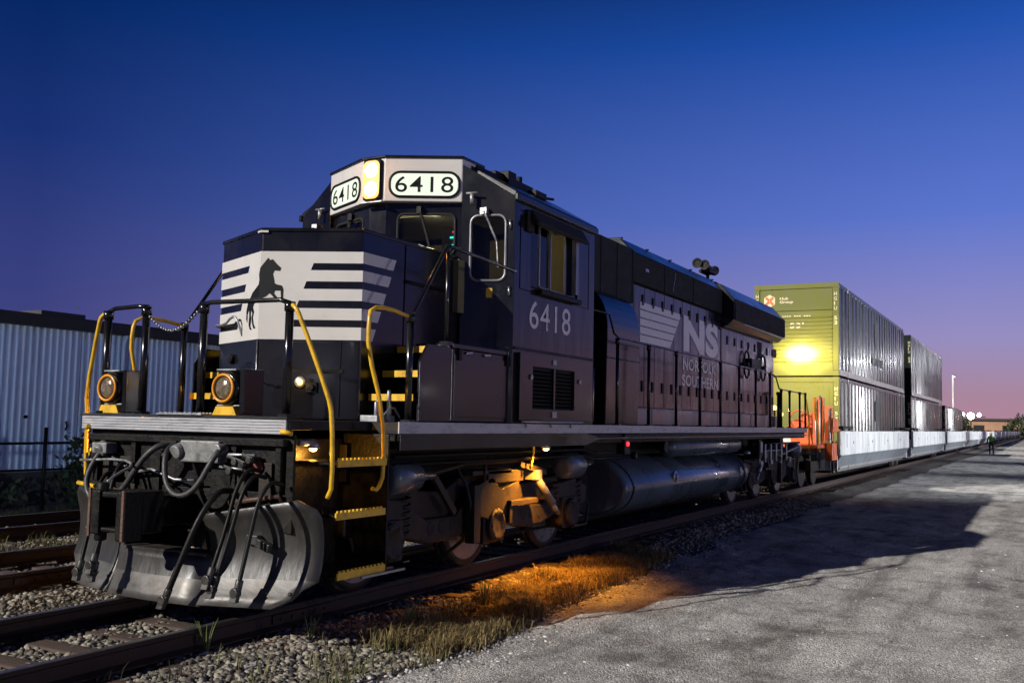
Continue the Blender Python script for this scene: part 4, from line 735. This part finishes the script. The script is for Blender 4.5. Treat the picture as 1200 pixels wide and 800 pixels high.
def gmat(name, a, c, d, s1, s2, bumpd, speck):
    m = bpy.data.materials.new(name); m.use_nodes = True; n = m.node_tree.nodes; l = m.node_tree.links; p = n['Principled BSDF']
    tc = n.new('ShaderNodeTexCoord')
    n1 = n.new('ShaderNodeTexNoise'); n1.inputs['Scale'].default_value = s1; n1.inputs['Detail'].default_value = 8; n1.inputs['Roughness'].default_value = .65; l.new(tc.outputs['Object'], n1.inputs['Vector'])
    vo = n.new('ShaderNodeTexVoronoi'); vo.inputs['Scale'].default_value = s2; l.new(tc.outputs['Object'], vo.inputs['Vector'])
    v2 = n.new('ShaderNodeTexVoronoi'); v2.inputs['Scale'].default_value = s2 * .42; l.new(tc.outputs['Object'], v2.inputs['Vector'])
    r = n.new('ShaderNodeValToRGB'); r.color_ramp.elements[0].position = .33; r.color_ramp.elements[0].color = (*a, 1); r.color_ramp.elements[1].position = .68; r.color_ramp.elements[1].color = (*c, 1); e = r.color_ramp.elements.new(.5); e.color = (*d, 1); l.new(n1.outputs[0], r.inputs[0])
    sx = n.new('ShaderNodeSeparateColor'); l.new(vo.outputs['Color'], sx.inputs[0])
    mr = n.new('ShaderNodeMapRange'); mr.inputs[3].default_value = 1 - speck; mr.inputs[4].default_value = 1 + speck; l.new(sx.outputs[0], mr.inputs[0])
    sc_ = n.new('ShaderNodeVectorMath'); sc_.operation = 'SCALE'; l.new(r.outputs[0], sc_.inputs[0]); l.new(mr.outputs[0], sc_.inputs['Scale']); 
    mp = n.new('ShaderNodeMapping'); mp.inputs['Scale'].default_value = (.35, 1.9, 1); mp.inputs['Rotation'].default_value = (0, 0, .12); l.new(tc.outputs['Object'], mp.inputs[0])
    n5 = n.new('ShaderNodeTexNoise'); n5.inputs['Scale'].default_value = 1.1; n5.inputs['Detail'].default_value = 7; n5.inputs['Roughness'].default_value = .7; l.new(mp.outputs[0], n5.inputs['Vector'])
    m5 = n.new('ShaderNodeMapRange'); m5.inputs[1].default_value = .34; m5.inputs[2].default_value = .56; m5.inputs[3].default_value = .5; m5.inputs[4].default_value = 1.08; l.new(n5.outputs[0], m5.inputs[0])
    s5 = n.new('ShaderNodeVectorMath'); s5.operation = 'SCALE'; l.new(sc_.outputs[0], s5.inputs[0]); l.new(m5.outputs[0], s5.inputs['Scale'])
    l.new(s5.outputs[0], p.inputs['Base Color']); p.inputs['Roughness'].default_value = .93
    ad = n.new('ShaderNodeMath'); ad.operation = 'ADD'; l.new(vo.outputs['Distance'], ad.inputs[0]); l.new(v2.outputs['Distance'], ad.inputs[1])
    a2 = n.new('ShaderNodeMath'); a2.operation = 'ADD'; l.new(ad.outputs[0], a2.inputs[0]); l.new(n1.outputs[0], a2.inputs[1])
    b = n.new('ShaderNodeBump'); b.inputs['Strength'].default_value = .9; b.inputs['Distance'].default_value = bumpd; b.invert = True; l.new(a2.outputs[0], b.inputs['Height']); l.new(b.outputs[0], p.inputs['Normal'])
    return m
GROUND = gmat('packed_dirt_and_ballast', (.035, .03, .025), (.15, .13, .105), (.08, .068, .055), 1.1, 26, .03, .4)
ROAD = gmat('pale_compacted_gravel', (.17, .15, .13), (.55, .53, .49), (.42, .40, .37), 1.3, 85, .012, .55)
fine = lambda a, b, s: np.arange(a, b, s)
xs = np.concatenate([[-3000, -800, -200, -60, -25], fine(-12, 24, .16), fine(24, 60, 1.0), [65, 80, 100, 140, 200, 320, 520, 900, 1600, 3000]])
ys = np.concatenate([[-3000, -900, -250, -80, -40, -25], fine(-18, -9, .6), fine(-9, 10, .16), fine(10, 20, 1), [24, 40, 90, 260, 900, 3000]])
sheet('ground', xs, ys, GROUND)
xr = np.concatenate([fine(-12, -3.5, .2), fine(-3.5, 9, .06), fine(9, 24, .12), fine(24, 60, .8), [65, 80, 100, 140, 200, 300, 420]]); yr = np.concatenate([[-19, -16], fine(-14, -8, .2), fine(-8, -1.6, .06)])
sheet('gravel_road', xr, yr, ROAD, .012, lambda X, Y: np.where(X < 400, 1, 1) * (-.06 * np.clip(Y - road_edge(X), 0, 1) / .25))
# stones
def stones(name, pts, size, m, label=None, squash=.7):
    ico = bmesh.new(); bmesh.ops.create_icosphere(ico, subdivisions=1, radius=1); bv = np.array([v.co[:] for v in ico.verts]); bf = np.array([[v.index for v in f.verts] for f in ico.faces]); ico.free()
    N = len(pts); sz = size * (.55 + .9 * rng.random(N) ** 1.8)
    var = bv[None] * (1 + .55 * (rng.random((N, len(bv), 1)) - .5)); var = var * np.stack([1 + .5 * rng.random(N), .8 + .4 * rng.random(N), squash * (.7 + .5 * rng.random(N))], -1)[:, None]
    a = rng.random(N) * 6.283; b = (rng.random(N) - .5) * 1.2; ca, sa, cb, sb = np.cos(a), np.sin(a), np.cos(b), np.sin(b)
    x, y, z = var[..., 0], var[..., 1], var[..., 2]; x, z = x * cb[:, None] + z * sb[:, None], -x * sb[:, None] + z * cb[:, None]; x, y = x * ca[:, None] - y * sa[:, None], x * sa[:, None] + y * ca[:, None]
    co = np.stack([x, y, z], -1) * sz[:, None, None] + pts[:, None]
    fc = (bf[None] + (np.arange(N) * len(bv))[:, None, None]).reshape(-1, 3)
    me = bpy.data.meshes.new(name); nv = N * len(bv); nf = len(fc); me.vertices.add(nv); me.vertices.foreach_set('co', co.reshape(-1).astype('f4')); me.loops.add(nf * 3); me.loops.foreach_set('vertex_index', fc.reshape(-1).astype('i4')); me.polygons.add(nf); me.polygons.foreach_set('loop_start', (np.arange(nf) * 3).astype('i4')); me.update(calc_edges=True); me.validate()
    at = me.attributes.new('tint', 'FLOAT', 'POINT'); at.data.foreach_set('value', np.repeat(rng.random(N), len(bv)).astype('f4')); me.materials.append(m)
    o = bpy.data.objects.new(name, me); COL.objects.link(o); return stuff(o)
def scatter(x0, x1, y0, y1, n, dz=0):
    x = x0 + (x1 - x0) * rng.random(n); y = y0 + (y1 - y0) * rng.random(n); return np.stack([x, y, height(x, y) + dz], -1)
bal = np.concatenate([scatter(-3.2, 1.0, -.70, .70, 4200), scatter(-3, 9, .82, 2.75, 7500), scatter(-2, 10, 2.9, 4.2, 5200), scatter(-1, 14, 4.35, 6.5, 5200), scatter(1, 14, 6.6, 9, 2500), scatter(-3, 1.3, -2.3, -.82, 6500), scatter(1.3, 20, -1.9, -.82, 5200), scatter(1, 20, -.7, .7, 3500)])
keep = np.ones(len(bal), bool)
for yc in (0, 3.55, 7.35):
    for s in (-1, 1): keep &= np.abs(bal[:, 1] - yc - s * .755) > .085
bal = bal[keep]
stones('ballast_gravel', bal, .027, STONE)
rd = np.concatenate([scatter(-3, 16, -9, -2.4, 15000, .004), scatter(-3.5, 5, -7.5, -2.4, 30000, .002)]); rd = rd[rd[:, 1] < road_edge(rd[:, 0]) + .1]
stones('road_gravel', rd, .0098, PALE)
rb = scatter(-2, 14, -8, -2.3, 1500, .004); ex = -2 + 14 * rng.random(2600); ey = road_edge(ex) + rng.normal(-.05, .16, 2600); rb = np.concatenate([rb, np.stack([ex, ey, height(ex, ey) + .006], -1)]); stones('loose_stones', rb, .016, PALE)
# grass
def grass(name, pts, hgt, m, spread=.5):
    N = len(pts); h = hgt * (.35 + .9 * rng.random(N)) * (.45 + 1.3 * np.clip(noise2(pts[:, 0], pts[:, 1], 2.3, 9) + .5, 0, 1)); a = rng.random(N) * 6.283; lean = spread * (.3 + rng.random(N)); w = .0035 + .003 * rng.random(N)
    d = np.stack([np.cos(a), np.sin(a)], -1); pr_ = np.stack([-d[:, 1], d[:, 0]], -1)
    z0 = np.zeros((N, 1)); b0 = np.concatenate([-pr_ * w[:, None], z0], -1); b1 = np.concatenate([pr_ * w[:, None], z0], -1)
    md_ = np.concatenate([d * (lean * h * .35)[:, None], (h * .6)[:, None]], -1); tp = np.concatenate([d * (lean * h)[:, None], (h * (1 - .35 * lean))[:, None]], -1)
    co = np.stack([b0, b1, md_ + b1 * .6, md_ + b0 * .6, tp], 1) + pts[:, None]
    me = bpy.data.meshes.new(name); i = np.arange(N) * 5
    me.from_pydata(co.reshape(-1, 3).tolist(), [], np.stack([i, i + 1, i + 2, i + 3], -1).tolist() + np.stack([i + 3, i + 2, i + 4], -1).tolist())
    at = me.attributes.new('tint', 'FLOAT', 'POINT'); at.data.foreach_set('value', np.repeat(rng.random(N), 5).astype('f4')); me.materials.append(m)
    o = bpy.data.objects.new(name, me); COL.objects.link(o); return stuff(o)
def clumps(x0, x1, yf, w, nc, per, r):
    cx = x0 + (x1 - x0) * rng.random(nc); cy = yf(cx) + (rng.random(nc) - .5) * w
    x = np.repeat(cx, per) + rng.normal(0, r, nc * per); y = np.repeat(cy, per) + rng.normal(0, r, nc * per); return np.stack([x, y, height(x, y) - .005], -1)
gy = lambda x: road_edge(x) + .55
grass('dry_grass', np.concatenate([clumps(.6, 7.6, gy, .75, 330, 60, .08), clumps(2.2, 6.8, lambda x: road_edge(x) + .6, .6, 170, 110, .09)]), .15, GRASSM, 1.0)
grass('weedy_grass', np.concatenate([clumps(-.9, 2.2, lambda x: road_edge(x) + .4, .7, 34, 26, .06), clumps(-2.5, 1, lambda x: x * 0 - 1.3, .8, 16, 10, .04), clumps(-2, 12, lambda x: x * 0 + 5.4, 1.6, 260, 24, .1), clumps(0, 16, lambda x: x * 0 + 9.5, 1.6, 300, 40, .15)]), .13, GREENG, .5)
# single weeds beside the rail
GREENG_F = mat('green_blade', (.10, .14, .03), .7); 
def weed(loc, h, n, label):
    t = thing('weed', label, 'weed', loc, group='weeds beside the main track')
    part('blade', t, GREENG_F, lambda b: [b.tube([(0, 0, 0), (h * .15 * math.cos(a), h * .15 * math.sin(a), h * .6), (h * .4 * math.cos(a) * q, h * .4 * math.sin(a) * q, h * (.8 + .2 * q))], [.006, .005, .001], 4, 1) for a, q in [(random.uniform(0, 6.28), random.random()) for _ in range(n)]])
weed((-.45, -.86, -.22), .30, 6, 'upright green weed against the near rail left of the plow')
weed((.35, -1.25, -.22), .26, 5, 'thin weed beside the second visible tie end')
weed((1.1, -1.75, -.22), .34, 9, 'dry bushy weed stem in front of the step well')
weed((2.7, -1.6, -.22), .30, 7, 'weed in the shade under the front truck')
tag(part('flat_stone', None, WHITE, lambda b: b.prism([(-.1, -.04), (.08, -.06), (.13, .02), (-.02, .06)], (0, .02), lambda u, v, w: (u, v, w)), .006), 'flat pale stone chip on the ballast near a tie end', 'stone').location = (-.55, -1.42, -.205)

# ------------------------------------------------------------------ shed, fence, bushes on the far side
sh = thing('metal_shed', 'long low shed with white ribbed metal wall and dark roof edge', 'shed', (0, 12, 0))
def shed_wall(b):
    x = -16.0; pts = []
    while x < 34: pts += [(x, 0), (x + .09, 0), (x + .105, -.03), (x + .145, -.03), (x + .16, 0)]; x += .16
    pts.append((34, 0)); pts = [p for i, p in enumerate(pts) if i == 0 or p != pts[i - 1]]
    lo = [b.bm.verts.new((p[0], p[1], .45)) for p in pts]; hi = [b.bm.verts.new((p[0], p[1], 3.5)) for p in pts]
    for i in range(len(pts) - 1): b.face([lo[i], lo[i + 1], hi[i + 1], hi[i]])
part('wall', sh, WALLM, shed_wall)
part('foundation', sh, CONC, lambda b: b.box(-16, 34, .01, .3, -.4, .45))
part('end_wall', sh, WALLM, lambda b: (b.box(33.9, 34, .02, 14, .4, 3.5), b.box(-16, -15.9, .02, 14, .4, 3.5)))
part('fascia', sh, ROOFM, lambda b: (b.box(-16.2, 34.2, -.3, -.05, 3.48, 3.72),), .01)
part('roof', sh, ROOFM, lambda b: (b.prism([(-.28, 3.722), (-.28, 3.74), (7, 4.1), (14.3, 3.74), (14.3, 3.7)], (-16.2, 34.2), lambda u, v, w: (w, u, v)), b.box(7.2, 8.3, 0, .8, 3.74, 3.86)))
part('wall_bolt', sh, SOOT, lambda b: b.box(6.9, 6.98, -.06, -.04, 1.55, 1.62)); part('wall_handle', sh, SOOT, lambda b: b.tube([(7.9, -.05, 1.3), (7.93, -.07, 1.4), (7.9, -.05, 1.5)], .02))
part('downpipe', sh, WALLM, lambda b: b.tube([(9.3, -.2, 3.5), (9.3, -.1, 3.3), (9.3, -.1, .3)], .045))
for x in (5.3, 8.2, 11.1): part('sheet_joint', sh, ROOFM, lambda b: b.box(x, x + .012, -.043, -.04, .45, 3.48))
part('base_trim', sh, GALV, lambda b: b.box(-16, 34, -.05, -.042, .43, .47))
fe = thing('pipe_fence', 'thin dark pipe fence in front of the white shed', 'fence', (0, 10, 0))
part('top_rail', fe, SOOT, lambda b: (b.tube([(-14, 0, 1.1), (20, 0, 1.1)], .025), b.tube([(-14, 0, .6), (20, 0, .6)], .02)))
fp = None
for k in range(12):
    if fp is None: fp = part('post', fe, SOOT, lambda b: b.tube([(0, 0, -.3), (0, 0, 1.4)], .035)); fp.location = (-13.6, 0, 0)
    else: o = fp.copy(); COL.objects.link(o); o.parent = fe; o.location = (-13.6 + 2.8 * k, 0, 0)
def bush(loc, rx, ry, rz_, n, label, name='bush', grp='bushes along the shed', ls=.06):
    t = thing(name, label, 'bush' if name == 'bush' else 'tree', loc, group=grp)
    def fol(b):
        cl = [(random.gauss(0, .5) * rx, random.gauss(0, .5) * ry, random.uniform(.15, 1) * rz_, random.uniform(.25, .55)) for _ in range(9)]
        for _ in range(n):
            c = random.choice(cl); p = V((c[0] + random.gauss(0, c[3] * rx * .5), c[1] + random.gauss(0, c[3] * ry * .5), max(.02, c[2] + random.gauss(0, c[3] * rz_ * .35))))
            a = V((random.gauss(0, 1), random.gauss(0, 1), random.gauss(0, 1))).normalized(); e = a.orthogonal().normalized(); s = ls * random.uniform(.6, 1.5)
            b.poly([p - e * s, p + a.cross(e) * s * .5, p + e * s, p - a.cross(e) * s * .5])
    part('foliage', t, LEAF, fol)
    part('stem', t, BARK, lambda b: [b.tube([(0, 0, 0), (random.gauss(0, .2) * rx, random.gauss(0, .2) * ry, rz_ * .6), (random.gauss(0, .4) * rx, random.gauss(0, .4) * ry, rz_)], [.035 * rz_ / 1.5 + .01, .02, .008], 6, 1) for _ in range(5)])
    return t
bush((6.6, 9.6, -.3), .7, .4, 1.5, 700, 'leafy bush climbing the pipe fence left of the locomotive front')
for i, (x, y, s, lb) in enumerate(((4.2, 11.2, .9, 'low dark bush at the foot of the shed wall, leftmost in view'), (5.6, 11.3, .7, 'low dark bush at the shed foot behind the fence post'), (8.6, 11.0, .9, 'low dark bush at the shed foot just behind the leafy climber'), (11.0, 11.0, .8, 'low dark bush at the shed foot hidden behind the front handrails'))):
    bush((x, y, -.3), 1.0, .5, s, 500, lb)
for x, y, h, lb in ((22, 26, 4.2, 'dark tree rising behind the shed roof beside the nose'), (27, 26, 4.6, 'smaller dark tree peeping over the shed roof')):
    bush((x, y, -.3), 1.7, 1.7, h, 3800, lb, 'tree', 'trees behind the shed', .10)

# ------------------------------------------------------------------ far end of the yard
person = thing('person', 'person in a hi-vis green vest and dark trousers standing beside the far well cars', 'person', (82, -3.1, -.25), math.pi / 2)
def skin_body(name, verts, edges, radii, m, parent, sub=2):
    me = bpy.data.meshes.new(name); me.from_pydata(verts, edges, []); o = bpy.data.objects.new(name, me); COL.objects.link(o); o.parent = parent; me.materials.append(m)
    md = o.modifiers.new('skin', 'SKIN'); md.use_smooth_shade = True
    for i, r in enumerate(radii): me.skin_vertices[0].data[i].radius = r; me.skin_vertices[0].data[i].use_root = (i == 0)
    o.modifiers.new('sub', 'SUBSURF').levels = sub; o.modifiers['sub'].render_levels = sub; return o
bv = [(0, 0, .95), (0, 0, 1.15), (0, 0, 1.38), (0, 0, 1.52), (0, .01, 1.62), (0, .02, 1.74), (.11, 0, .88), (.12, .02, .48), (.12, -.02, .09), (.13, .14, .04), (-.11, 0, .88), (-.13, .02, .48), (-.14, -.02, .09), (-.15, .14, .04), (.2, 0, 1.42), (.27, -.02, 1.15), (.26, .08, .92), (.26, .11, .84), (-.2, 0, 1.42), (-.27, -.02, 1.15), (-.26, .08, .92), (-.26, .11, .84)]
be = [(0, 1), (1, 2), (2, 3), (3, 4), (4, 5), (0, 6), (6, 7), (7, 8), (8, 9), (0, 10), (10, 11), (11, 12), (12, 13), (2, 14), (14, 15), (15, 16), (16, 17), (2, 18), (18, 19), (19, 20), (20, 21)]
br = [(.15, .1), (.14, .1), (.17, .11), (.06, .06), (.09, .1), (.08, .09), (.09, .09), (.065, .065), (.045, .05), (.04, .05), (.09, .09), (.065, .065), (.045, .05), (.04, .05), (.065, .065), (.05, .05), (.04, .04), (.035, .03), (.065, .065), (.05, .05), (.04, .04), (.035, .03)]
skin_body('body', bv, be, br, DENIM, person)
skin_body('vest', [(0, 0, 1.0), (0, 0, 1.2), (0, 0, 1.4), (.17, 0, 1.45), (-.17, 0, 1.45)], [(0, 1), (1, 2), (2, 3), (2, 4)], [(.18, .13), (.17, .125), (.19, .13), (.08, .08), (.08, .08)], HIVIS, person)
part('face', person, SKIN, lambda b: (b.lathe((0, .03, 1.58), (0, 0, 1), [(0, .05), (.05, .095), (.14, .105), (.2, .09), (.23, .01)], 16), b.tube([(0, .13, 1.68), (0, .155, 1.66)], .014), b.box(-.05, -.03, .12, .14, 1.70, 1.715), b.box(.03, .05, .12, .14, 1.70, 1.715), b.box(-.025, .025, .12, .137, 1.625, 1.632), [b.box(s * .105, s * .12, .01, .05, 1.66, 1.72) for s in (-1, 1)]))
part('hard_hat', person, WHITE, lambda b: b.lathe((0, .03, 1.74), (0, 0, 1), [(0, .15), (.01, .13), (.06, .12), (.11, .07), (.12, .005)], 16))
def mast(loc, h, label, head=COOLE, cat='light pole', name='light_mast', rz=0, lamps=True, grp='yard light masts'):
    t = thing(name, label, cat, loc, rz, grp)
    part('pole', t, WHITE, lambda b: b.tube([(0, 0, 0), (0, 0, h)], [.26, .18], 10))  # white paint stands in for lamplight on the pole
    part('cross_arm', t, GALV, lambda b: b.box(-.9, .9, -.06, .06, h - .05, h + .1), .01)
    for x in (-.65, .65):
        q = part('lamp_head', t, SOOT, lambda b: b.obox((x, .25, h + .12), (1, 0, 0), (0, 1, -.5), (0, .5, 1), .35, .3, .1), .02)
        if lamps: part('lens', q, head, lambda b: b.obox((x, .25 - .0, h + .12) if 0 else (x, .25 + (-.055), h + .12 - .11), (1, 0, 0), (0, 1, -.5), (0, .5, 1), .3, .25, .012))
    return t
mast((215, 9.3, -.25), 13, 'slim tall yard light pole standing above the end of the container train', rz=math.pi)
fl = thing('floodlight_tower', 'low floodlight tower glaring warm white over the far well cars', 'floodlight', (205, 5.5, -.25), 0)
part('pole', fl, SOOT, lambda b: (b.tube([(0, 0, 0), (0, 0, 4.5)], .12), b.box(-.3, .3, -2.6, .7, 4.45, 4.6)))
for y, z, r in ((0, 4.7, .62), (-1.5, 4.9, .34), (1.4, 5.05, .3)):
    part('lamp_head', fl, FLOODE, lambda b: b.lathe((-.1, y, z), (-1, 0, 0), [(0, r), (.1, r * .95), (.15, r * .5), (.17, .01)], 20))
fb = thing('floodlight_tower', 'single bright yard lamp on a short post beside the dark trees', 'floodlight', (230, -7.0, -.25))
part('pole', fb, SOOT, lambda b: b.tube([(0, 0, 0), (0, 0, 4.9)], .1)); part('lamp_head', fb, FLOODE, lambda b: b.lathe((-.1, 0, 5.0), (-1, 0, 0), [(0, .4), (.1, .36), (.14, .02)], 16))
wh = thing('warehouse', 'long low warehouse with wall coloured as warmly lit behind the far end of the train', 'warehouse', (330, 3, -.3))
part('wall', wh, WARMWALL, lambda b: b.box(0, 20, -18, 24, 0, 5.0)); part('roof', wh, ROOFM, lambda b: b.box(-.6, 20.6, -18.6, 24.6, 5.0, 5.7))
part('doorway', wh, MATTE, lambda b: [b.box(-.05, .2, y, y + 3, .05, 3.6) for y in (-14, -8, -2, 6, 14)])
for i, (x, y, h, lb) in enumerate(((300, -5.5, 7.4, 'dark rounded tree left of the single bright yard lamp'), (305, -1.6, 5.6, 'small dark tree between the floodlight and the rounded tree'), (310, -10.5, 6.4, 'dark tree at the far right behind the bright yard lamp'), (290, 14, 5.0, 'dark tree behind the floodlight tower'))):
    bush((x, y, -.3), 3.2, 3.2, h, 900, lb, 'tree', 'trees at the end of the yard', .4)
def treeline():  # out of view, added so the locomotive side reflects a dark low horizon
    b = B()
    for k in range(5200):
        x = random.uniform(-40, 150); top = 2.6 + 1.1 * math.sin(x * .21) + .8 * math.sin(x * .57 + 1) + (2.6 if 12 < x % 37 < 15 else 0)
        p = V((x, random.uniform(-64, -58), random.uniform(-.3, max(.8, top)))); a = V((random.gauss(0, 1), random.gauss(0, 1), random.gauss(0, 1))).normalized(); e = a.orthogonal().normalized(); q = random.uniform(.3, .7)
        b.poly([p - e * q, p + a.cross(e) * q * .6, p + e * q, p - a.cross(e) * q * .6])
    return stuff(b.done('unseen_treeline', LEAF))
treeline()
# short flood lamps on stands on the open side of the road, outside the picture: they light the train from low down
def stand(loc, rz, label):
    t = thing('floodlight_stand', label, 'floodlight', loc, rz, 'low yard floodlights')
    part('post', t, GALV, lambda b: b.tube([(0, 0, 0), (0, 0, 3.0)], .06))
    part('foot', t, GALV, lambda b: (b.box(-.5, .5, -.05, .05, 0, .06), b.box(-.05, .05, -.5, .5, 0, .06)), .01)
    q = part('lamp_head', t, SOOT, lambda b: b.box(-.35, .35, -.12, .12, 3.0, 3.4), .03)
    part('lens', q, COOLE, lambda b: b.box(-.31, .31, .121, .128, 3.04, 3.36))
LOW = [(31, -21, 'low floodlight opposite the front container stack'), (50, -21, 'low floodlight opposite the second container stack'), (70, -21, 'low floodlight opposite the single container'), (92, -21, 'low floodlight opposite the first empty well cars'), (120, -22, 'low floodlight farthest along the empty well cars'), (8, -40, 'added low floodlight, out of view, brightening the locomotive side')]  # last entry is added to brighten the locomotive's side lettering
stand((-20, -4, -.25), math.radians(-54), 'added low floodlight, out of view, brightening the shed wall')
for x, y, lb in LOW: stand((x, y, -.25), 0, lb)
mast((175, -24, -.25), 13.5, 'tall yard light mast far ahead on the open side of the road', rz=math.pi / 2)

# ------------------------------------------------------------------ light
w = bpy.data.worlds.new('World'); sc.world = w; w.use_nodes = True; n = w.node_tree.nodes; l = w.node_tree.links; bg = n['Background']
tc = n.new('ShaderNodeTexCoord'); sp = n.new('ShaderNodeSeparateXYZ'); l.new(tc.outputs['Generated'], sp.inputs[0])
def ramp(st):
    r = n.new('ShaderNodeValToRGB'); e = r.color_ramp.elements; e[0].position = st[0][0]; e[1].position = st[-1][0]
    for p_, _ in st[1:-1]: e.new(p_)
    for q, (p_, c) in zip(sorted(e, key=lambda q: q.position), st): q.position = p_; q.color = (*[((v / 255 + .055) / 1.055) ** 2.4 if v > 10 else v / 255 / 12.92 for v in c], 1)
    l.new(sp.outputs['Z'], r.inputs[0]); return r
rB = ramp([(0, (178, 132, 150)), (.035, (168, 135, 158)), (.085, (150, 142, 192)), (.2, (92, 118, 205)), (.36, (33, 82, 174)), (.42, (20, 60, 135)), (.5, (5, 22, 60)), (.7, (1, 6, 20)), (1, (2, 8, 26))])
rA = ramp([(0, (72, 66, 120)), (.06, (66, 68, 128)), (.15, (52, 62, 126)), (.25, (26, 50, 116)), (.37, (4, 38, 98)), (.42, (3, 28, 76)), (.5, (1, 9, 28)), (.7, (0, 4, 14)), (1, (1, 5, 18))])
dt = n.new('ShaderNodeVectorMath'); dt.operation = 'DOT_PRODUCT'; az = math.radians(-40); dt.inputs[1].default_value = (math.cos(az), math.sin(az), 0); l.new(tc.outputs['Generated'], dt.inputs[0])
mr = n.new('ShaderNodeMapRange'); mr.inputs[1].default_value = -.08; mr.inputs[2].default_value = .72; l.new(dt.outputs['Value'], mr.inputs[0])
mx = n.new('ShaderNodeMix'); mx.data_type = 'RGBA'; l.new(mr.outputs[0], mx.inputs[0]); l.new(rA.outputs[0], mx.inputs[6]); l.new(rB.outputs[0], mx.inputs[7])
rC = ramp([(0, (172, 116, 106)), (.05, (152, 110, 124)), (.10, (106, 100, 160)), (.2, (68, 90, 182)), (.36, (40, 76, 165)), (.46, (12, 36, 90)), (.65, (8, 26, 80)), (1, (2, 8, 26))])
d2 = n.new('ShaderNodeVectorMath'); d2.operation = 'DOT_PRODUCT'; d2.inputs[1].default_value = (math.cos(math.radians(-80)), math.sin(math.radians(-80)), 0); l.new(tc.outputs['Generated'], d2.inputs[0])
m2 = n.new('ShaderNodeMapRange'); m2.inputs[1].default_value = .22; m2.inputs[2].default_value = .8; l.new(d2.outputs['Value'], m2.inputs[0])
mC = n.new('ShaderNodeMix'); mC.data_type = 'RGBA'; l.new(m2.outputs[0], mC.inputs[0]); l.new(mx.outputs[2], mC.inputs[6]); l.new(rC.outputs[0], mC.inputs[7])
sk = n.new('ShaderNodeTexSky'); sk.sky_type = 'NISHITA'; sk.sun_disc = False; sk.sun_elevation = math.radians(-5); sk.sun_rotation = math.radians(130); sk.ozone_density = 6
sm = n.new('ShaderNodeVectorMath'); sm.operation = 'SCALE'; sm.inputs['Scale'].default_value = .12; l.new(sk.outputs[0], sm.inputs[0])
ad = n.new('ShaderNodeVectorMath'); ad.operation = 'ADD'; l.new(mC.outputs[2], ad.inputs[0]); l.new(sm.outputs[0], ad.inputs[1]); l.new(ad.outputs[0], bg.inputs[0]); bg.inputs[1].default_value = 1.0
def light(name, kind, loc, e, col, direction=None, **k):
    d = bpy.data.lights.new(name, kind); d.energy = e; d.color = col
    for a, b in k.items(): setattr(d, a, b)
    o = bpy.data.objects.new(name, d); COL.objects.link(o); o.location = loc
    if direction: o.rotation_euler = V(direction).to_track_quat('-Z', 'Y').to_euler()
    return o
light('yard_flood_sun', 'SUN', (-30, 18, 20), 4.8, (1, .955, .90), (1.9, -.93, -1), angle=math.radians(.6))  # parallel lamp standing in for an unseen yard floodlight at front left
light('headlight_beam', 'SPOT', (2.55, 0, 4.45), 500, (1, .7, .38), (-1, 0, -.06), spot_size=math.radians(40), spot_blend=.6, shadow_soft_size=.08)
for pw, an, sx_ in ((52000, 6.0, 1.9), (9000, 13, 1.6), (3200, 32, 1.2)):
    light('rear_headlight_beam', 'SPOT', (18.25, 0, 3.98), pw, (1, .9, .66) if an < 10 else (1, .78, .34), (1, -.018 - .0012 * an, .008 - .0018 * an), spot_size=math.radians(an), spot_blend=1, shadow_soft_size=.08).scale = (sx_, 1, 1)
light('rear_headlight_spill', 'SPOT', (18.3, 0, 3.9), 520, (1, .86, .42), (1, -.04, -.27), spot_size=math.radians(66), spot_blend=1, shadow_soft_size=.1)
light('ground_lamp_light', 'SPOT', (4.35, -1.5, 1.30), 560, (1, .38, .035), (-.1, .22, -1), spot_size=math.radians(132), spot_blend=1, shadow_soft_size=.03)
for (x, y, z), e in zip(GL[1:], (16, 40, 60)): light('ground_lamp_light', 'POINT', (x, y, z - .09), e, (1, .45, .06), shadow_soft_size=.03)
light('porch_lamp_light', 'POINT', (18.7, -.8, 2.1), 25, (1, .6, .2), shadow_soft_size=.05)
light('nose_disc_light', 'POINT', tuple(fold(.44, 2.03, .10)), 1.5, (1, .55, .12), shadow_soft_size=.02)
light('cab_dome_light', 'POINT', (4.0, 0, 4.1), 26, (1, .82, .42), shadow_soft_size=.1)
for (x, y, lb), p in zip(LOW, (24000, 24000, 24000, 24000, 34000, 5000)):  # the last beam is an added fill for the locomotive side
    light('floodlight_beam', 'SPOT', (x, y + .2, 2.95), p, (.93, .96, 1) if y > -30 else (.88, .88, 1), (0, 1, -.012), spot_size=math.radians(64 if y > -30 else 40), spot_blend=.6, shadow_soft_size=.3)
light('mast_beam', 'SPOT', (174.6, -24, 13.3), 4200, (.95, .97, 1), (-152, 23, -10.5), spot_size=math.radians(26), spot_blend=.8, shadow_soft_size=.4)
light('shed_fill_beam', 'SPOT', (-19.8, -3.8, 2.95), 8000, (.62, .78, 1), (math.cos(math.radians(37)), math.sin(math.radians(37)), -.02), spot_size=math.radians(25), spot_blend=.5, shadow_soft_size=.3)  # added unseen lamp that brightens the shed wall
light('headlight_bulb_light', 'POINT', (2.56, 0, 4.43), 9, (1, .36, .05), shadow_soft_size=.06)
sc.view_settings.view_transform = 'Standard'; sc.view_settings.look = 'None'; sc.view_settings.exposure = 0; sc.view_settings.gamma = 1
sc.cycles.use_denoising = True; sc.cycles.max_bounces = 6; sc.cycles.sample_clamp_indirect = 4
